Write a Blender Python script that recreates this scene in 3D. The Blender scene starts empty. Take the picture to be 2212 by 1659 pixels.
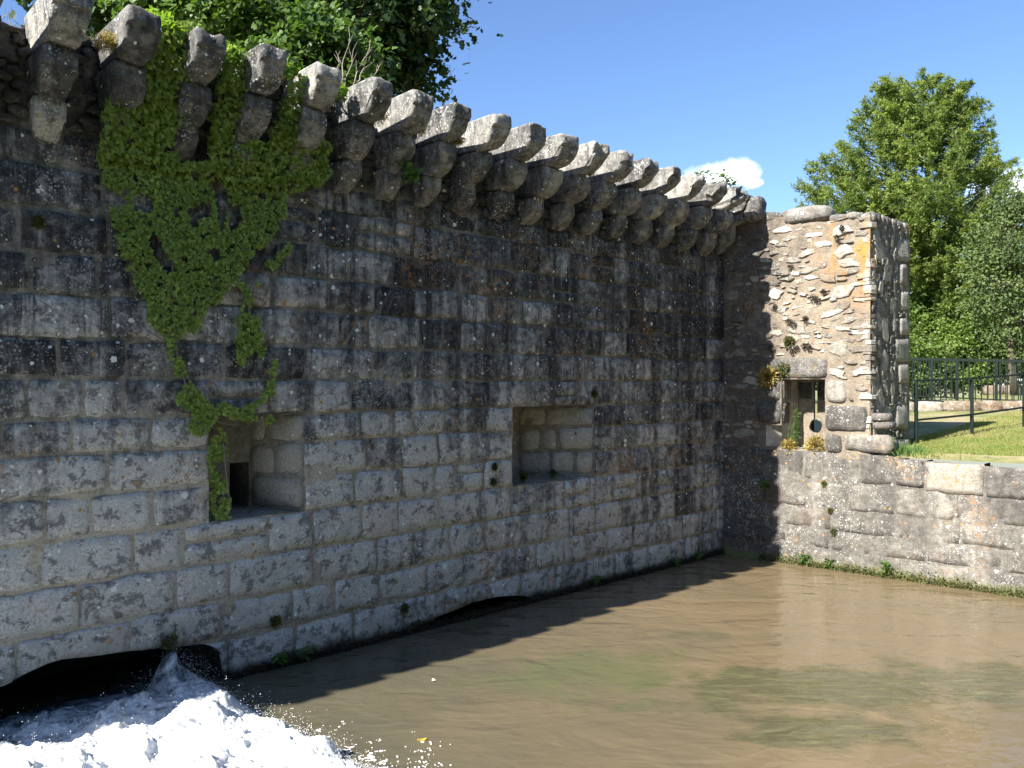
import bpy, bmesh, math, random
import numpy as np
from mathutils import Vector, Matrix, noise as mnoise
random.seed(7); rng = np.random.default_rng(11)
scn = bpy.context.scene
col = scn.collection

# ---------------------------------------------------------------- camera
cam_d = bpy.data.cameras.new('camera'); cam = bpy.data.objects.new('camera', cam_d); col.objects.link(cam)
cam_d.sensor_width = 36; cam_d.lens = 1790/2212*36; cam_d.clip_end = 3000; cam_d.clip_start = .05
cam.location = (0, 0, 3.0); cam.rotation_euler = (math.radians(90), 0, 0)
scn.camera = cam
# ---------------------------------------------------------------- light and sky
SUN_AZ = math.radians(41.8)          # the way the light travels, from +x towards +y
SUN_EL = math.radians(39)
travel = Vector((math.cos(SUN_AZ)*math.cos(SUN_EL), math.sin(SUN_AZ)*math.cos(SUN_EL), -math.sin(SUN_EL)))
sd = bpy.data.lights.new('sun', 'SUN'); sd.energy = 4.5; sd.angle = math.radians(.53); sd.color = (1, .95, .87)
sun = bpy.data.objects.new('sun', sd); col.objects.link(sun)
sun.rotation_euler = travel.to_track_quat('-Z', 'Y').to_euler(); sun.location = (-20, -20, 30)
world = bpy.data.worlds.new('World'); scn.world = world; world.use_nodes = True
wn = world.node_tree; wn.nodes.clear()
def WN(t, **k):
    n = wn.nodes.new(t)
    for a, b in k.items(): setattr(n, a, b)
    return n
sky = WN('ShaderNodeTexSky', sky_type='NISHITA', sun_disc=False)
sky.sun_elevation = SUN_EL
to_sun = -travel
sky.sun_rotation = math.atan2(to_sun.x, to_sun.y)
sky.altitude = 100; sky.air_density = 1.0; sky.dust_density = .3; sky.ozone_density = 3.0
tc = WN('ShaderNodeTexCoord')
cn = WN('ShaderNodeTexNoise'); cn.inputs['Scale'].default_value = 26; cn.inputs['Detail'].default_value = 7; cn.inputs['Roughness'].default_value = .62
wn.links.new(tc.outputs['Generated'], cn.inputs['Vector'])
def dirv(u, v):
    return Vector(((u-1106)/1790, 1, -(v-829.5)/1790)).normalized()
mask = None
# fair-weather cumulus low over the horizon all round, two of them in view
clouds = [((.258, 1, .252), .044, .40), ((.292, 1, .243), .014, .42), ((.66, 1, .235), .075, .5), ((-1.2, .6, .3), .16, .5), ((1.2, .1, .35), .18, .5), ((.4, -1, .3), .2, .5),
          ((-.6, -1, .4), .22, .5), ((1.0, .55, .22), .1, .5), ((-1, -.3, .25), .15, .45)]
def math_(op, a, b=None, clamp=False):
    n = WN('ShaderNodeMath', operation=op, use_clamp=clamp)
    for i, v in enumerate((a, b)):
        if v is None: continue
        if isinstance(v, (int, float)): n.inputs[i].default_value = v
        else: wn.links.new(v, n.inputs[i])
    return n.outputs[0]
for d, r, sq in clouds:
    dv = Vector(d).normalized()
    sub = WN('ShaderNodeVectorMath', operation='SUBTRACT'); wn.links.new(tc.outputs['Generated'], sub.inputs[0]); sub.inputs[1].default_value = dv
    mul = WN('ShaderNodeVectorMath', operation='MULTIPLY'); wn.links.new(sub.outputs[0], mul.inputs[0]); mul.inputs[1].default_value = (1, 1, 1/sq)
    ln = WN('ShaderNodeVectorMath', operation='LENGTH'); wn.links.new(mul.outputs[0], ln.inputs[0])
    m = math_('SUBTRACT', 1.0, math_('DIVIDE', ln.outputs['Value'], r))
    mask = m if mask is None else math_('MAXIMUM', mask, m)
mm = math_('ADD', mask, math_('MULTIPLY', math_('SUBTRACT', cn.outputs['Fac'], .5), 2.0))
mm = math_('MULTIPLY', mm, 1.7, True)
mixc = WN('ShaderNodeMix', data_type='RGBA'); wn.links.new(mm, mixc.inputs['Factor'])
tint = WN('ShaderNodeMix', data_type='RGBA', blend_type='MULTIPLY'); tint.inputs['Factor'].default_value = 1
wn.links.new(sky.outputs[0], tint.inputs['A']); tint.inputs['B'].default_value = (.86, .96, 1.13, 1)
wn.links.new(tint.outputs['Result'], mixc.inputs['A']); mixc.inputs['B'].default_value = (9.5, 9.8, 10.2, 1)
bg = WN('ShaderNodeBackground'); bg.inputs['Strength'].default_value = .068
wn.links.new(mixc.outputs['Result'], bg.inputs['Color'])
wo = WN('ShaderNodeOutputWorld'); wn.links.new(bg.outputs[0], wo.inputs['Surface'])
scn.view_settings.view_transform = 'Standard'; scn.view_settings.look = 'None'
scn.view_settings.exposure = 1.6; scn.view_settings.gamma = 1
scn.view_settings.use_curve_mapping = False

# ---------------------------------------------------------------- helpers
def tag(o, label=None, cat=None, group=None, kind=None):
    if label: o['label'] = label
    if cat: o['category'] = cat
    if group: o['group'] = group
    if kind: o['kind'] = kind
    return o
def empty(name, loc=(0, 0, 0)):
    o = bpy.data.objects.new(name, None); col.objects.link(o); o.location = loc; o.empty_display_size = .2
    return o
def link(name, me, m, parent=None, color=None):
    o = bpy.data.objects.new(name, me); col.objects.link(o)
    if m is not None and not me.materials: me.materials.append(m)
    if parent is not None:
        o.parent = parent
        o.matrix_parent_inverse = Matrix.Translation(-parent.location) if parent.parent is None else Matrix.Identity(4)
    o.color = color or (.5, 0, .3, 1)
    return o
def mesh(name, V, F, m=None, parent=None, color=None, smooth=True):
    me = bpy.data.meshes.new(name); me.from_pydata([tuple(v) for v in V], [], F)
    if smooth: me.polygons.foreach_set('use_smooth', [True]*len(me.polygons))
    me.update()
    return link(name, me, m, parent, color)
def npmesh(name, V, F, m=None, parent=None, smooth=False, color=None):
    """V (n,3) array, F (k,c) array of one polygon size"""
    me = bpy.data.meshes.new(name); k, c = F.shape
    me.vertices.add(len(V)); me.vertices.foreach_set('co', np.asarray(V, np.float32).ravel())
    me.loops.add(k*c); me.loops.foreach_set('vertex_index', F.astype(np.int32).ravel())
    me.polygons.add(k); me.polygons.foreach_set('loop_start', np.arange(0, k*c, c, dtype=np.int32))
    me.polygons.foreach_set('loop_total', np.full(k, c, np.int32))
    if smooth: me.polygons.foreach_set('use_smooth', np.ones(k, bool))
    me.update(calc_edges=True)
    return link(name, me, m, parent, color)
def nz(x, y, z, s=1.0): return mnoise.noise(Vector((x*s, y*s, z*s)))
def tube(pts, r0, r1, n=6):
    V = []; F = []
    pts = [Vector(p) for p in pts]; k = len(pts)
    for i, p in enumerate(pts):
        d = (pts[min(i+1, k-1)]-pts[max(i-1, 0)]).normalized()
        a = d.cross(Vector((0, 0, 1)) if abs(d.z) < .9 else Vector((1, 0, 0))).normalized(); b = d.cross(a)
        r = r0+(r1-r0)*i/max(1, k-1)
        for j in range(n):
            t = 2*math.pi*j/n; V.append(p+a*math.cos(t)*r+b*math.sin(t)*r)
    for i in range(k-1):
        for j in range(n):
            F.append((i*n+j, i*n+(j+1) % n, (i+1)*n+(j+1) % n, (i+1)*n+j))
    F.append(tuple(range(n-1, -1, -1))); F.append(tuple((k-1)*n+j for j in range(n)))
    return V, F
class MB:
    def __init__(s): s.V = []; s.F = []
    def add(s, V, F):
        o = len(s.V); s.V += [Vector(v) for v in V]; s.F += [tuple(i+o for i in f) for f in F]; return s
    def tube(s, pts, r0, r1, n=6): return s.add(*tube(pts, r0, r1, n))
    def box(s, c, ax, ay, az):
        c = Vector(c); ax = Vector(ax); ay = Vector(ay); az = Vector(az)
        V = [c+ax*i+ay*j+az*k for k in (-1, 1) for j in (-1, 1) for i in (-1, 1)]
        if ax.cross(ay).dot(az) < 0: V = [c-ax*i+ay*j+az*k for k in (-1, 1) for j in (-1, 1) for i in (-1, 1)]
        return s.add(V, [(0, 2, 3, 1), (4, 5, 7, 6), (0, 1, 5, 4), (2, 6, 7, 3), (0, 4, 6, 2), (1, 3, 7, 5)])
    def build(s, name, m, parent=None, smooth=False, color=None): return mesh(name, s.V, s.F, m, parent, color, smooth)

# ---------------------------------------------------------------- materials
class G:
    def __init__(s, name):
        s.m = bpy.data.materials.new(name); s.m.use_nodes = True; s.t = s.m.node_tree; s.t.nodes.clear()
        s.out = s.n('ShaderNodeOutputMaterial')
    def n(s, t, **k):
        q = s.t.nodes.new(t)
        for a, b in k.items(): setattr(q, a, b)
        return q
    def put(s, v, sock):
        if hasattr(v, 'is_output') or hasattr(v, 'links'): s.t.links.new(v, sock)
        else:
            if isinstance(v, (tuple, list)) and len(v) == 3 and sock.type == 'RGBA': v = (*v, 1)
            sock.default_value = v
    def math(s, op, a, b=0, c=None, clamp=False):
        q = s.n('ShaderNodeMath', operation=op, use_clamp=clamp); s.put(a, q.inputs[0]); s.put(b, q.inputs[1])
        if c is not None: s.put(c, q.inputs[2])
        return q.outputs[0]
    def pos(s): return s.n('ShaderNodeNewGeometry').outputs['Position']
    def scale(s, v, xyz, loc=(0, 0, 0)):
        q = s.n('ShaderNodeMapping'); s.put(v, q.inputs['Vector']); q.inputs['Scale'].default_value = xyz; q.inputs['Location'].default_value = loc
        return q.outputs[0]
    def noise(s, v, sc, det=3, rough=.55, dist=0):
        q = s.n('ShaderNodeTexNoise'); s.put(v, q.inputs['Vector']); q.inputs['Scale'].default_value = sc
        q.inputs['Detail'].default_value = det; q.inputs['Roughness'].default_value = rough; q.inputs['Distortion'].default_value = dist
        return q.outputs['Fac']
    def rng(s, v, a, b, c=0., d=1., smooth=False):
        q = s.n('ShaderNodeMapRange'); s.put(v, q.inputs[0])
        if smooth: q.interpolation_type = 'SMOOTHSTEP'
        for i, x in enumerate((a, b, c, d)): q.inputs[i+1].default_value = x
        return q.outputs[0]
    def mix(s, f, a, b, bt='MIX'):
        q = s.n('ShaderNodeMix', data_type='RGBA', blend_type=bt); s.put(f, q.inputs['Factor']); s.put(a, q.inputs['A']); s.put(b, q.inputs['B'])
        return q.outputs['Result']
    def ramp(s, v, stops):
        q = s.n('ShaderNodeValToRGB'); s.put(v, q.inputs[0]); e = q.color_ramp.elements
        while len(e) < len(stops): e.new(.5)
        for x, (p, c) in zip(e, stops): x.position = p; x.color = (*c, 1)
        return q.outputs[0]
    def voro(s, v, sc, feat='F1'):
        q = s.n('ShaderNodeTexVoronoi', feature=feat); s.put(v, q.inputs['Vector']); q.inputs['Scale'].default_value = sc; return q
    def bump(s, h, dist, strength=1.0, nrm=None):
        q = s.n('ShaderNodeBump'); s.put(h, q.inputs['Height']); q.inputs['Distance'].default_value = dist; q.inputs['Strength'].default_value = strength
        if nrm is not None: s.put(nrm, q.inputs['Normal'])
        return q.outputs[0]
    def princ(s, base, rough=.9, normal=None, **k):
        q = s.n('ShaderNodeBsdfPrincipled'); s.put(base, q.inputs['Base Color']); s.put(rough, q.inputs['Roughness'])
        if normal is not None: s.put(normal, q.inputs['Normal'])
        for a, b in k.items(): s.put(b, q.inputs[a.replace('_', ' ')])
        s.t.links.new(q.outputs[0], s.out.inputs['Surface']); return s.m

def stone_mat(name, ramp, bias=0., zr=None, xr=None, wL=.9, wS=.9, spots=.10, speck=.5, orange=.5, moss_z=None, brown=(.14, .085, .045), bumpd=.012, mott=.5, use_obj=True, scratch=False, blotch=0, gold=False):
    g = G(name); P = g.pos()
    sep = g.n('ShaderNodeSeparateXYZ'); g.put(P, sep.inputs[0])
    st = g.math('ADD', bias, 0)
    if zr: st = g.math('ADD', st, g.rng(sep.outputs['Z'], *zr))
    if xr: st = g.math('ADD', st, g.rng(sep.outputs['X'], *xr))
    L = g.noise(P, .75, 4, .6); st = g.math('MULTIPLY_ADD', g.math('SUBTRACT', L, .5), wL*2, st)
    S = g.noise(g.scale(P, (4.6, 4.6, .36)), 1.0, 5, .65); st = g.math('MULTIPLY_ADD', g.math('SUBTRACT', S, .5), wS*2, st)
    M = g.noise(P, 11, 6, .65); st = g.math('MULTIPLY_ADD', g.math('SUBTRACT', M, .5), 1.25, st)
    st = g.math('MULTIPLY_ADD', g.math('SUBTRACT', g.noise(P, 3.1, 5, .65, .4), .5), wL*1.2, st)
    oi = g.n('ShaderNodeObjectInfo'); oc = g.n('ShaderNodeSeparateColor'); g.put(oi.outputs['Color'], oc.inputs[0])
    if use_obj:
        st = g.math('MULTIPLY_ADD', g.math('SUBTRACT', oc.outputs[0], .5), 1.1, st)
    c = g.ramp(st, ramp)
    if use_obj: c = g.mix(g.math('MULTIPLY', oc.outputs[1], g.rng(M, .3, .6)), c, brown)
    # grain
    F = g.noise(P, 42, 6, .72)
    c = g.mix(1, c, g.ramp(F, [(0.28, (1-mott,)*3), (.5, (1, 1, 1)), (.75, (1+mott*.7,)*3)]), 'MULTIPLY')
    if blotch > 0:   # crusts that have flaked off and grown back: pale and black patches with crisp edges
        b1_ = g.rng(g.noise(P, 5.2, 9, .74, .25), .515, .55); b2_ = g.rng(g.noise(g.scale(P, (1, 1, 1.15), (7, 3, 9)), 6.1, 9, .76, .3), .53, .565)
        lo_ = g.rng(st, .05, .75, 1, .22)
        c = g.mix(g.math('MULTIPLY', g.math('MULTIPLY', b1_, lo_), blotch), c, (.36, .36, .345))
        run_ = g.math('MULTIPLY', g.rng(g.noise(g.scale(P, (8, 8, .55)), 1.0, 8, .72, .2), .53, .60), g.math('MULTIPLY', g.rng(sep.outputs['Z'], 2.0, 3.2), g.rng(g.noise(P, 14, 6, .7), .40, .56)))
        c = g.mix(g.math('MULTIPLY', run_, blotch*1.05), c, (.175, .178, .175))
        drk_ = g.math('MULTIPLY', g.rng(g.noise(g.scale(P, (5.5, 5.5, .22), (4, 9, 2)), 1.0, 7, .68, .2), .54, .60), g.rng(sep.outputs['Z'], 2.2, 3.6))
        c = g.mix(g.math('MULTIPLY', drk_, blotch*1.2), c, (.013, .013, .015))
        c = g.mix(g.math('MULTIPLY', b2_, blotch*1.05), c, (.030, .030, .031))
    # pale crustose lichen: speckles in patches
    if speck > 0:
        dens = g.rng(g.noise(P, 1.9, 4, .6, .3), .40, .72)
        if use_obj: dens = g.math('ADD', dens, g.math('MULTIPLY', oc.outputs[2], .5))
        v = g.voro(P, 36); th = g.rng(dens, 0, 1, .02, .44)
        sp = g.math('MULTIPLY', g.math('LESS_THAN', v.outputs['Distance'], th), g.rng(g.noise(P, 16, 3), .42, .58))
        c = g.mix(g.math('MULTIPLY', sp, speck), c, (.46, .47, .45))
        fl = g.rng(g.noise(P, 7, 7, .75), .57, .66); c = g.mix(g.math('MULTIPLY', g.math('MULTIPLY', fl, dens), speck), c, (.36, .365, .35))
    hgt = M
    if scratch:      # pale rubbed marks where ivy stems swung across the stones
        sA = g.math('MULTIPLY', g.math('SUBTRACT', 3.74, sep.outputs['X']), 1.378)
        ac = g.math('MULTIPLY_ADD', sA, 1.5, sep.outputs['Z']); al = g.math('MULTIPLY_ADD', sep.outputs['Z'], -1.5, sA)
        cv = g.n('ShaderNodeCombineXYZ'); g.put(g.math('MULTIPLY', ac, 3.4), cv.inputs[0]); g.put(g.math('MULTIPLY', al, .35), cv.inputs[1])
        sn = g.noise(cv.outputs[0], 1.6, 4, .6, .5)
        reg = g.math('MULTIPLY', g.math('MULTIPLY', g.rng(sA, 6.6, 7.6), g.rng(sA, 9.0, 9.7, 1, 0)), g.math('MULTIPLY', g.rng(sep.outputs['Z'], 2.55, 2.9), g.rng(sep.outputs['Z'], 3.9, 4.5, 1, 0)))
        c = g.mix(g.math('MULTIPLY', g.math('MULTIPLY', g.rng(sn, .55, .72), reg), g.rng(F, .3, .6, .4, .85)), c, (.27, .265, .24))
    if spots > 0:
        wv = g.n('ShaderNodeVectorMath', operation='ADD'); g.put(P, wv.inputs[0])
        nn = g.n('ShaderNodeTexNoise'); g.put(P, nn.inputs['Vector']); nn.inputs['Scale'].default_value = 38; nn.inputs['Detail'].default_value = 2
        sc_ = g.n('ShaderNodeVectorMath', operation='SCALE'); g.put(nn.outputs['Color'], sc_.inputs[0]); sc_.inputs['Scale'].default_value = .035
        g.put(sc_.outputs[0], wv.inputs[1])
        for scl, pr, rr in ((8.5, spots, .30), (19, spots*1.3, .33)):
            v = g.voro(wv.outputs[0], scl); cs = g.n('ShaderNodeSeparateColor'); g.put(v.outputs['Color'], cs.inputs[0])
            on = g.math('LESS_THAN', cs.outputs[0], pr)
            rad = g.math('MULTIPLY', cs.outputs[1], rr)
            s_ = g.math('MULTIPLY', g.math('LESS_THAN', v.outputs['Distance'], rad), on)
            c = g.mix(s_, c, (.66, .67, .64))
    if orange > 0:
        cl = g.rng(g.noise(g.scale(P, (1, 1, 1), (3.1, 5.2, 1.3)), .8, 3, .6), .56, .66)
        o_ = g.math('MULTIPLY', g.rng(g.noise(P, 17, 6, .72), .53, .60), cl)
        c = g.mix(g.math('MULTIPLY', o_, orange), c, (.36, .17, .035))
        if gold:     # the orange crust running down the sunny corner
            gm = g.math('MULTIPLY', g.rng(sep.outputs['Z'], 4.0, 5.1), g.rng(sep.outputs['X'], 4.9, 5.5))
            c = g.mix(g.math('MULTIPLY', g.math('MULTIPLY', g.rng(g.noise(g.scale(P, (2.4, 2.4, .9)), 1.9, 4, .6), .48, .56), gm), g.rng(g.noise(P, 26, 5, .7), .36, .5)), c, (.42, .21, .045))
        v = g.voro(P, 15); cs = g.n('ShaderNodeSeparateColor'); g.put(v.outputs['Color'], cs.inputs[0])
        o2 = g.math('MULTIPLY', g.math('LESS_THAN', cs.outputs[2], .05*orange), g.math('LESS_THAN', v.outputs['Distance'], .28))
        c = g.mix(o2, c, (.36, .20, .06))
    if moss_z:
        mk = g.rng(g.math('ADD', sep.outputs['Z'], g.math('MULTIPLY', g.math('SUBTRACT', g.noise(P, 5, 5), .5), .25)), moss_z[0], moss_z[1], 1, 0)
        c = g.mix(mk, c, moss_z[2])
    h = g.math('MULTIPLY_ADD', F, .35, M)
    h = g.math('MULTIPLY_ADD', g.noise(g.scale(P, (1, 1, 2.2)), 24, 4, .7), .8, h)
    return g.princ(c, .93, g.bump(h, bumpd, .9))
DAMP = (.045, .04, .025)
R_MAIN = [(0, (.46, .455, .425)), (.22, (.25, .248, .235)), (.45, (.105, .105, .103)), (.7, (.026, .026, .027)), (1, (.009, .009, .010))]
m_main = stone_mat('weathered_limestone', R_MAIN, bias=-.02, zr=(1.4, 4.3, 0, .56), xr=(-2.5, 3.2, 0, .18), wL=.55, wS=.85, scratch=True, blotch=.62, mott=.6, spots=.13, speck=.5, orange=.75, moss_z=(.06, .16, DAMP))
m_mort = stone_mat('lime_mortar', [(0, (.38, .345, .28)), (.3, (.21, .195, .165)), (.6, (.10, .092, .078)), (1, (.035, .034, .031))], bias=.04, zr=(1.6, 3.6, 0, .42), xr=(-2.5, 3.2, 0, .20), wL=.45, wS=.45, spots=.03, speck=.35, orange=.3, moss_z=(.06, .16, DAMP), use_obj=False)
m_niche = stone_mat('pale_niche_stone', [(0, (.33, .31, .26)), (.5, (.20, .19, .16)), (1, (.06, .055, .045))], bias=.15, wL=.5, wS=.4, spots=.03, speck=.4, orange=.2)
m_corb = stone_mat('corbel_limestone', [(0, (.40, .38, .33)), (.35, (.21, .20, .18)), (.65, (.085, .082, .075)), (1, (.02, .02, .02))], bias=.47, blotch=.45, wL=.6, wS=.35, spots=.14, speck=.8, orange=.15, mott=.5)
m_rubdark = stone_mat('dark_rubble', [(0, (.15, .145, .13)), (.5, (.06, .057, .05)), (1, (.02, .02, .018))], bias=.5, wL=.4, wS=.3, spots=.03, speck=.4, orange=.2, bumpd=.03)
m_tow_m = stone_mat('tower_mortar_with_shade', [(0, (.30, .25, .185)), (.5, (.20, .165, .125)), (1, (.09, .075, .06))], bias=.35, xr=(4.25, 4.7, .6, 0), wL=.5, wS=.35, spots=.02, speck=.25, orange=.3, moss_z=(.02, .12, (.10, .11, .03)), use_obj=False, bumpd=.02, gold=True)  # xr paints the long wall's shadow strip into the mortar colour
m_tow_s = stone_mat('rubble_limestone', [(0, (.46, .44, .39)), (.4, (.28, .255, .21)), (.75, (.17, .15, .125)), (1, (.08, .07, .06))], bias=.3, xr=(4.25, 4.7, .5, 0), wL=.3, wS=.2, spots=.06, speck=.5, orange=.7, bumpd=.018, gold=True)  # xr darkens the stones in the shadow strip by the corner
m_right = stone_mat('retaining_limestone', [(0, (.30, .278, .235)), (.35, (.165, .15, .128)), (.7, (.10, .091, .080)), (1, (.06, .055, .05))], bias=.42, xr=(4.25, 4.7, .6, 0), wL=.5, wS=.45, spots=.07, speck=.6, blotch=.18, orange=.8, moss_z=(.03, .16, (.10, .11, .035)), bumpd=.014)  # xr puts the corner's cast shade into the block colour
m_side = stone_mat('shade_toned_rubble', [(0, (.30, .285, .25)), (.4, (.17, .16, .135)), (.75, (.09, .083, .07)), (1, (.04, .038, .034))], bias=.42, wL=.5, wS=.3, spots=.05, speck=.5, orange=.1, bumpd=.018)  # darker copy of the rubble, shade of the return face in its colour
m_cap = stone_mat('white_lichened_stone', [(0, (.46, .435, .38)), (.5, (.28, .26, .22)), (1, (.13, .12, .10))], bias=.2, blotch=.15, wL=.4, wS=.2, spots=.2, speck=.8, orange=.4)

def leaf_mat(name, c1, c2, c3=None, trans=.35, rough=.5, sc=1.5):
    g = G(name); P = g.pos(); ri = g.n('ShaderNodeNewGeometry').outputs['Random Per Island']
    c = g.mix(ri, c1, c2); c = g.mix(g.rng(g.noise(P, sc, 3), .35, .65), c, c3 or c1)
    d = g.n('ShaderNodeBsdfPrincipled'); g.put(c, d.inputs['Base Color']); d.inputs['Roughness'].default_value = rough
    d.inputs['Specular IOR Level'].default_value = .35
    t = g.n('ShaderNodeBsdfTranslucent'); g.put(g.mix(1, c, (1.3, 1.45, .5), 'MULTIPLY'), t.inputs['Color'])
    mx = g.n('ShaderNodeMixShader'); mx.inputs[0].default_value = trans
    g.t.links.new(d.outputs[0], mx.inputs[1]); g.t.links.new(t.outputs[0], mx.inputs[2]); g.t.links.new(mx.outputs[0], g.out.inputs['Surface'])
    return g.m
m_ivy = leaf_mat('ivy_leaf', (.12, .19, .035), (.36, .46, .10), (.21, .29, .055), .35, .42, 3.5)
m_ivyb = leaf_mat('sun_toned_ivy_leaf', (.20, .30, .04), (.32, .42, .06), (.12, .22, .03), .4, .45)  # ivy with sunlight put into its yellow-green colour
m_tree = leaf_mat('dark_tree_leaf', (.030, .060, .016), (.055, .095, .022), (.022, .045, .013), .3, .45, .8)
m_maple = leaf_mat('light_tree_leaf', (.085, .15, .035), (.13, .20, .05), (.06, .11, .025), .35, .45, .8)
m_cyp = leaf_mat('feathery_leaf', (.18, .235, .06), (.29, .35, .09), (.115, .165, .042), .45, .6, .9)
m_shrub = leaf_mat('grey_green_leaf', (.10, .15, .045), (.17, .215, .075), (.06, .095, .03), .3, .6, .9)
m_broad = leaf_mat('broad_tree_leaf', (.11, .18, .035), (.19, .27, .055), (.07, .12, .025), .35, .5, .8)
m_weed = leaf_mat('weed_leaf', (.10, .19, .05), (.16, .26, .07), None, .35, .5)
m_dry = leaf_mat('dry_grass', (.34, .25, .09), (.45, .36, .13), (.26, .2, .06), .3, .7)
m_yellow = leaf_mat('yellow_leaf', (.5, .38, .05), (.55, .42, .08), None, .3, .6)
m_mossg = leaf_mat('green_moss', (.085, .095, .028), (.16, .155, .045), (.055, .06, .022), .15, .9, 12)
m_mossd = leaf_mat('dark_moss', (.035, .025, .018), (.06, .04, .025), None, .1, .95)
def plain(name, c, rough=.8, var=.25, sc=8, bd=.004, **k):
    g = G(name); P = g.pos(); f = g.noise(P, sc, 5)
    cc = g.mix(f, tuple(x*(1-var) for x in c), tuple(min(1, x*(1+var)) for x in c))
    return g.princ(cc, rough, g.bump(f, bd), **k)
m_bark = plain('bark', (.09, .075, .055), .95, .5, 14, .02)
m_twig = plain('dry_twig', (.30, .26, .21), .9, .3, 30)
m_vine = plain('ivy_stem', (.15, .13, .10), .9, .3, 30)
m_iron = plain('green_painted_iron', (.006, .014, .010), .5, .25, 20, .001, Specular_IOR_Level=.2)
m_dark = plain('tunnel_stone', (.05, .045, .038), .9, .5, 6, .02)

# ---------------------------------------------------------------- the plan: two walls meeting at a corner in the water
C = Vector((3.74, 14.70, 0))
A1 = math.radians(43.5); D1 = Vector((math.cos(A1), math.sin(A1), 0)); N1 = Vector((D1.y, -D1.x, 0))
D2 = Vector((.75170251, -.65950234, 0)); N2 = Vector((-.65950234, -.75170251, 0))
Z = Vector((0, 0, 1))
class Face:
    def __init__(s, O, a, n): s.O = Vector(O); s.a = Vector(a); s.n = Vector(n); s.flip = s.a.cross(Z).dot(s.n) < 0
    def P(s, u, z, o=0): return s.O+s.a*u+s.n*o+Z*z
    def f(s, quad): return tuple(reversed(quad)) if s.flip else tuple(quad)
FM = Face(C, -D1, N1)                       # s runs from the corner to the left, o out over the water
FR = Face(C, D2, N2)                        # t runs from the corner to the right
T1 = FR.P(2.523, 0); D3 = Vector((.776, .631, 0)).normalized(); N3 = Vector((D3.y, -D3.x, 0))
FT = Face(T1, D3, N3)                       # the return face of the tower

def stone(face, s0, s1, z0, z1, front=.02, m=None, parent=None, color=None, clip=None, name='stone', jit=.012, back=-.06, cell=.075, rough=.010, rnd=.045, slope=(0, 0)):
    nu = max(3, min(9, round((s1-s0)/cell)))+2; nv = max(2, min(6, round((z1-z0)/cell)))+2
    e = .016
    def lst(a, b, n):
        return [a, a+e]+[a+(b-a)*i/(n-3) for i in range(1, n-3)]+[b-e, b]
    U = lst(s0, s1, nu); W = lst(z0, z1, nv); V = []; k = random.random()*50
    cs, cz = (s0+s1)/2, (z0+z1)/2
    tl = random.uniform(-1, 1)*.010; tz = random.uniform(-1, 1)*.010
    for j, z in enumerate(W):
        for i, s in enumerate(U):
            ds = min(s-s0, s1-s); dz = min(z-z0, z1-z)
            ss, zz = s, z
            # rounded corners
            if ds < rnd and dz < rnd:
                q = (1-ds/rnd)*(1-dz/rnd)*rnd*.42
                ss += math.copysign(q, cs-s); zz += math.copysign(q, cz-z)
            jx = nz(s*4+k, z*4, 1.3)*jit*2+nz(s*14+k, z*14, 1.3)*jit*1.2; jz = nz(s*4, z*4+k, 7.7)*jit*2+nz(s*14, z*14+k, 7.7)*jit*1.2
            ss += jx; zz += jz+slope[0]*(s-cs)
            d = min(ds, dz)
            if d <= 1e-6: o = back
            else:
                o = front*(min(1, (d-.004)/.018)**.6)+nz(s*5+k, z*5, k)*rough*1.6+nz(s*13, z*13+k, k)*rough*.7+tl*(s-cs)/max(.2, s1-s0)*2+tz*(z-cz)/max(.2, z1-z0)*2
            if clip: zz = clip(ss, zz)
            if back < -.3 and d <= 1e-6 and z >= z1-1e-6: zz -= .07
            V.append(face.P(ss, zz, o))
    n = len(U); F = []
    for j in range(len(W)-1):
        for i in range(n-1):
            F.append(face.f((j*n+i, j*n+i+1, (j+1)*n+i+1, (j+1)*n+i)))
    return mesh(name, V, F, m, parent, color or (random.random(), 0, random.random(), 1))

def rubble(face, s, z, a, b, h, m=None, parent=None, color=None, name='rubble_stone', mb=None, ang=0):
    n = 10; k = random.random()*60; V = []; F = []
    rad = [.92+.55*nz(math.cos(2*math.pi*i/n)*1.5+k, math.sin(2*math.pi*i/n)*1.5, k)+random.uniform(-.17, .17) for i in range(n)]
    tx, tz = random.uniform(-.35, .35), random.uniform(-.5, .2)
    ca, sa = math.cos(ang), math.sin(ang)
    for ring, (sc, o) in enumerate(((1.03, -.05), (.97, h*.5), (.80, h), (.35, h*1.05))):
        for i in range(n):
            t = 2*math.pi*i/n; c_, s_ = math.cos(t), math.sin(t)
            # squarish outline
            w = (abs(c_)**3+abs(s_)**3)**(-1/3)
            x = c_*w*rad[i]*sc; y = s_*w*rad[i]*sc
            oo = o if ring == 0 else o+h*(tx*x+tz*y)*.6+random.uniform(-1, 1)*h*.14
            V.append(face.P(s+(x*a*ca-y*b*sa), z+(x*a*sa+y*b*ca), oo))
    for r in range(3):
        for i in range(n): F.append(face.f((r*n+i, r*n+(i+1) % n, (r+1)*n+(i+1) % n, (r+1)*n+i)))
    F.append(face.f(tuple(3*n+i for i in range(n))))
    if mb is not None: mb.add(V, F); return
    return mesh(name, V, F, m, parent, color or (random.random(), 0, random.random(), 1), random.random() < .3)

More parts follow.
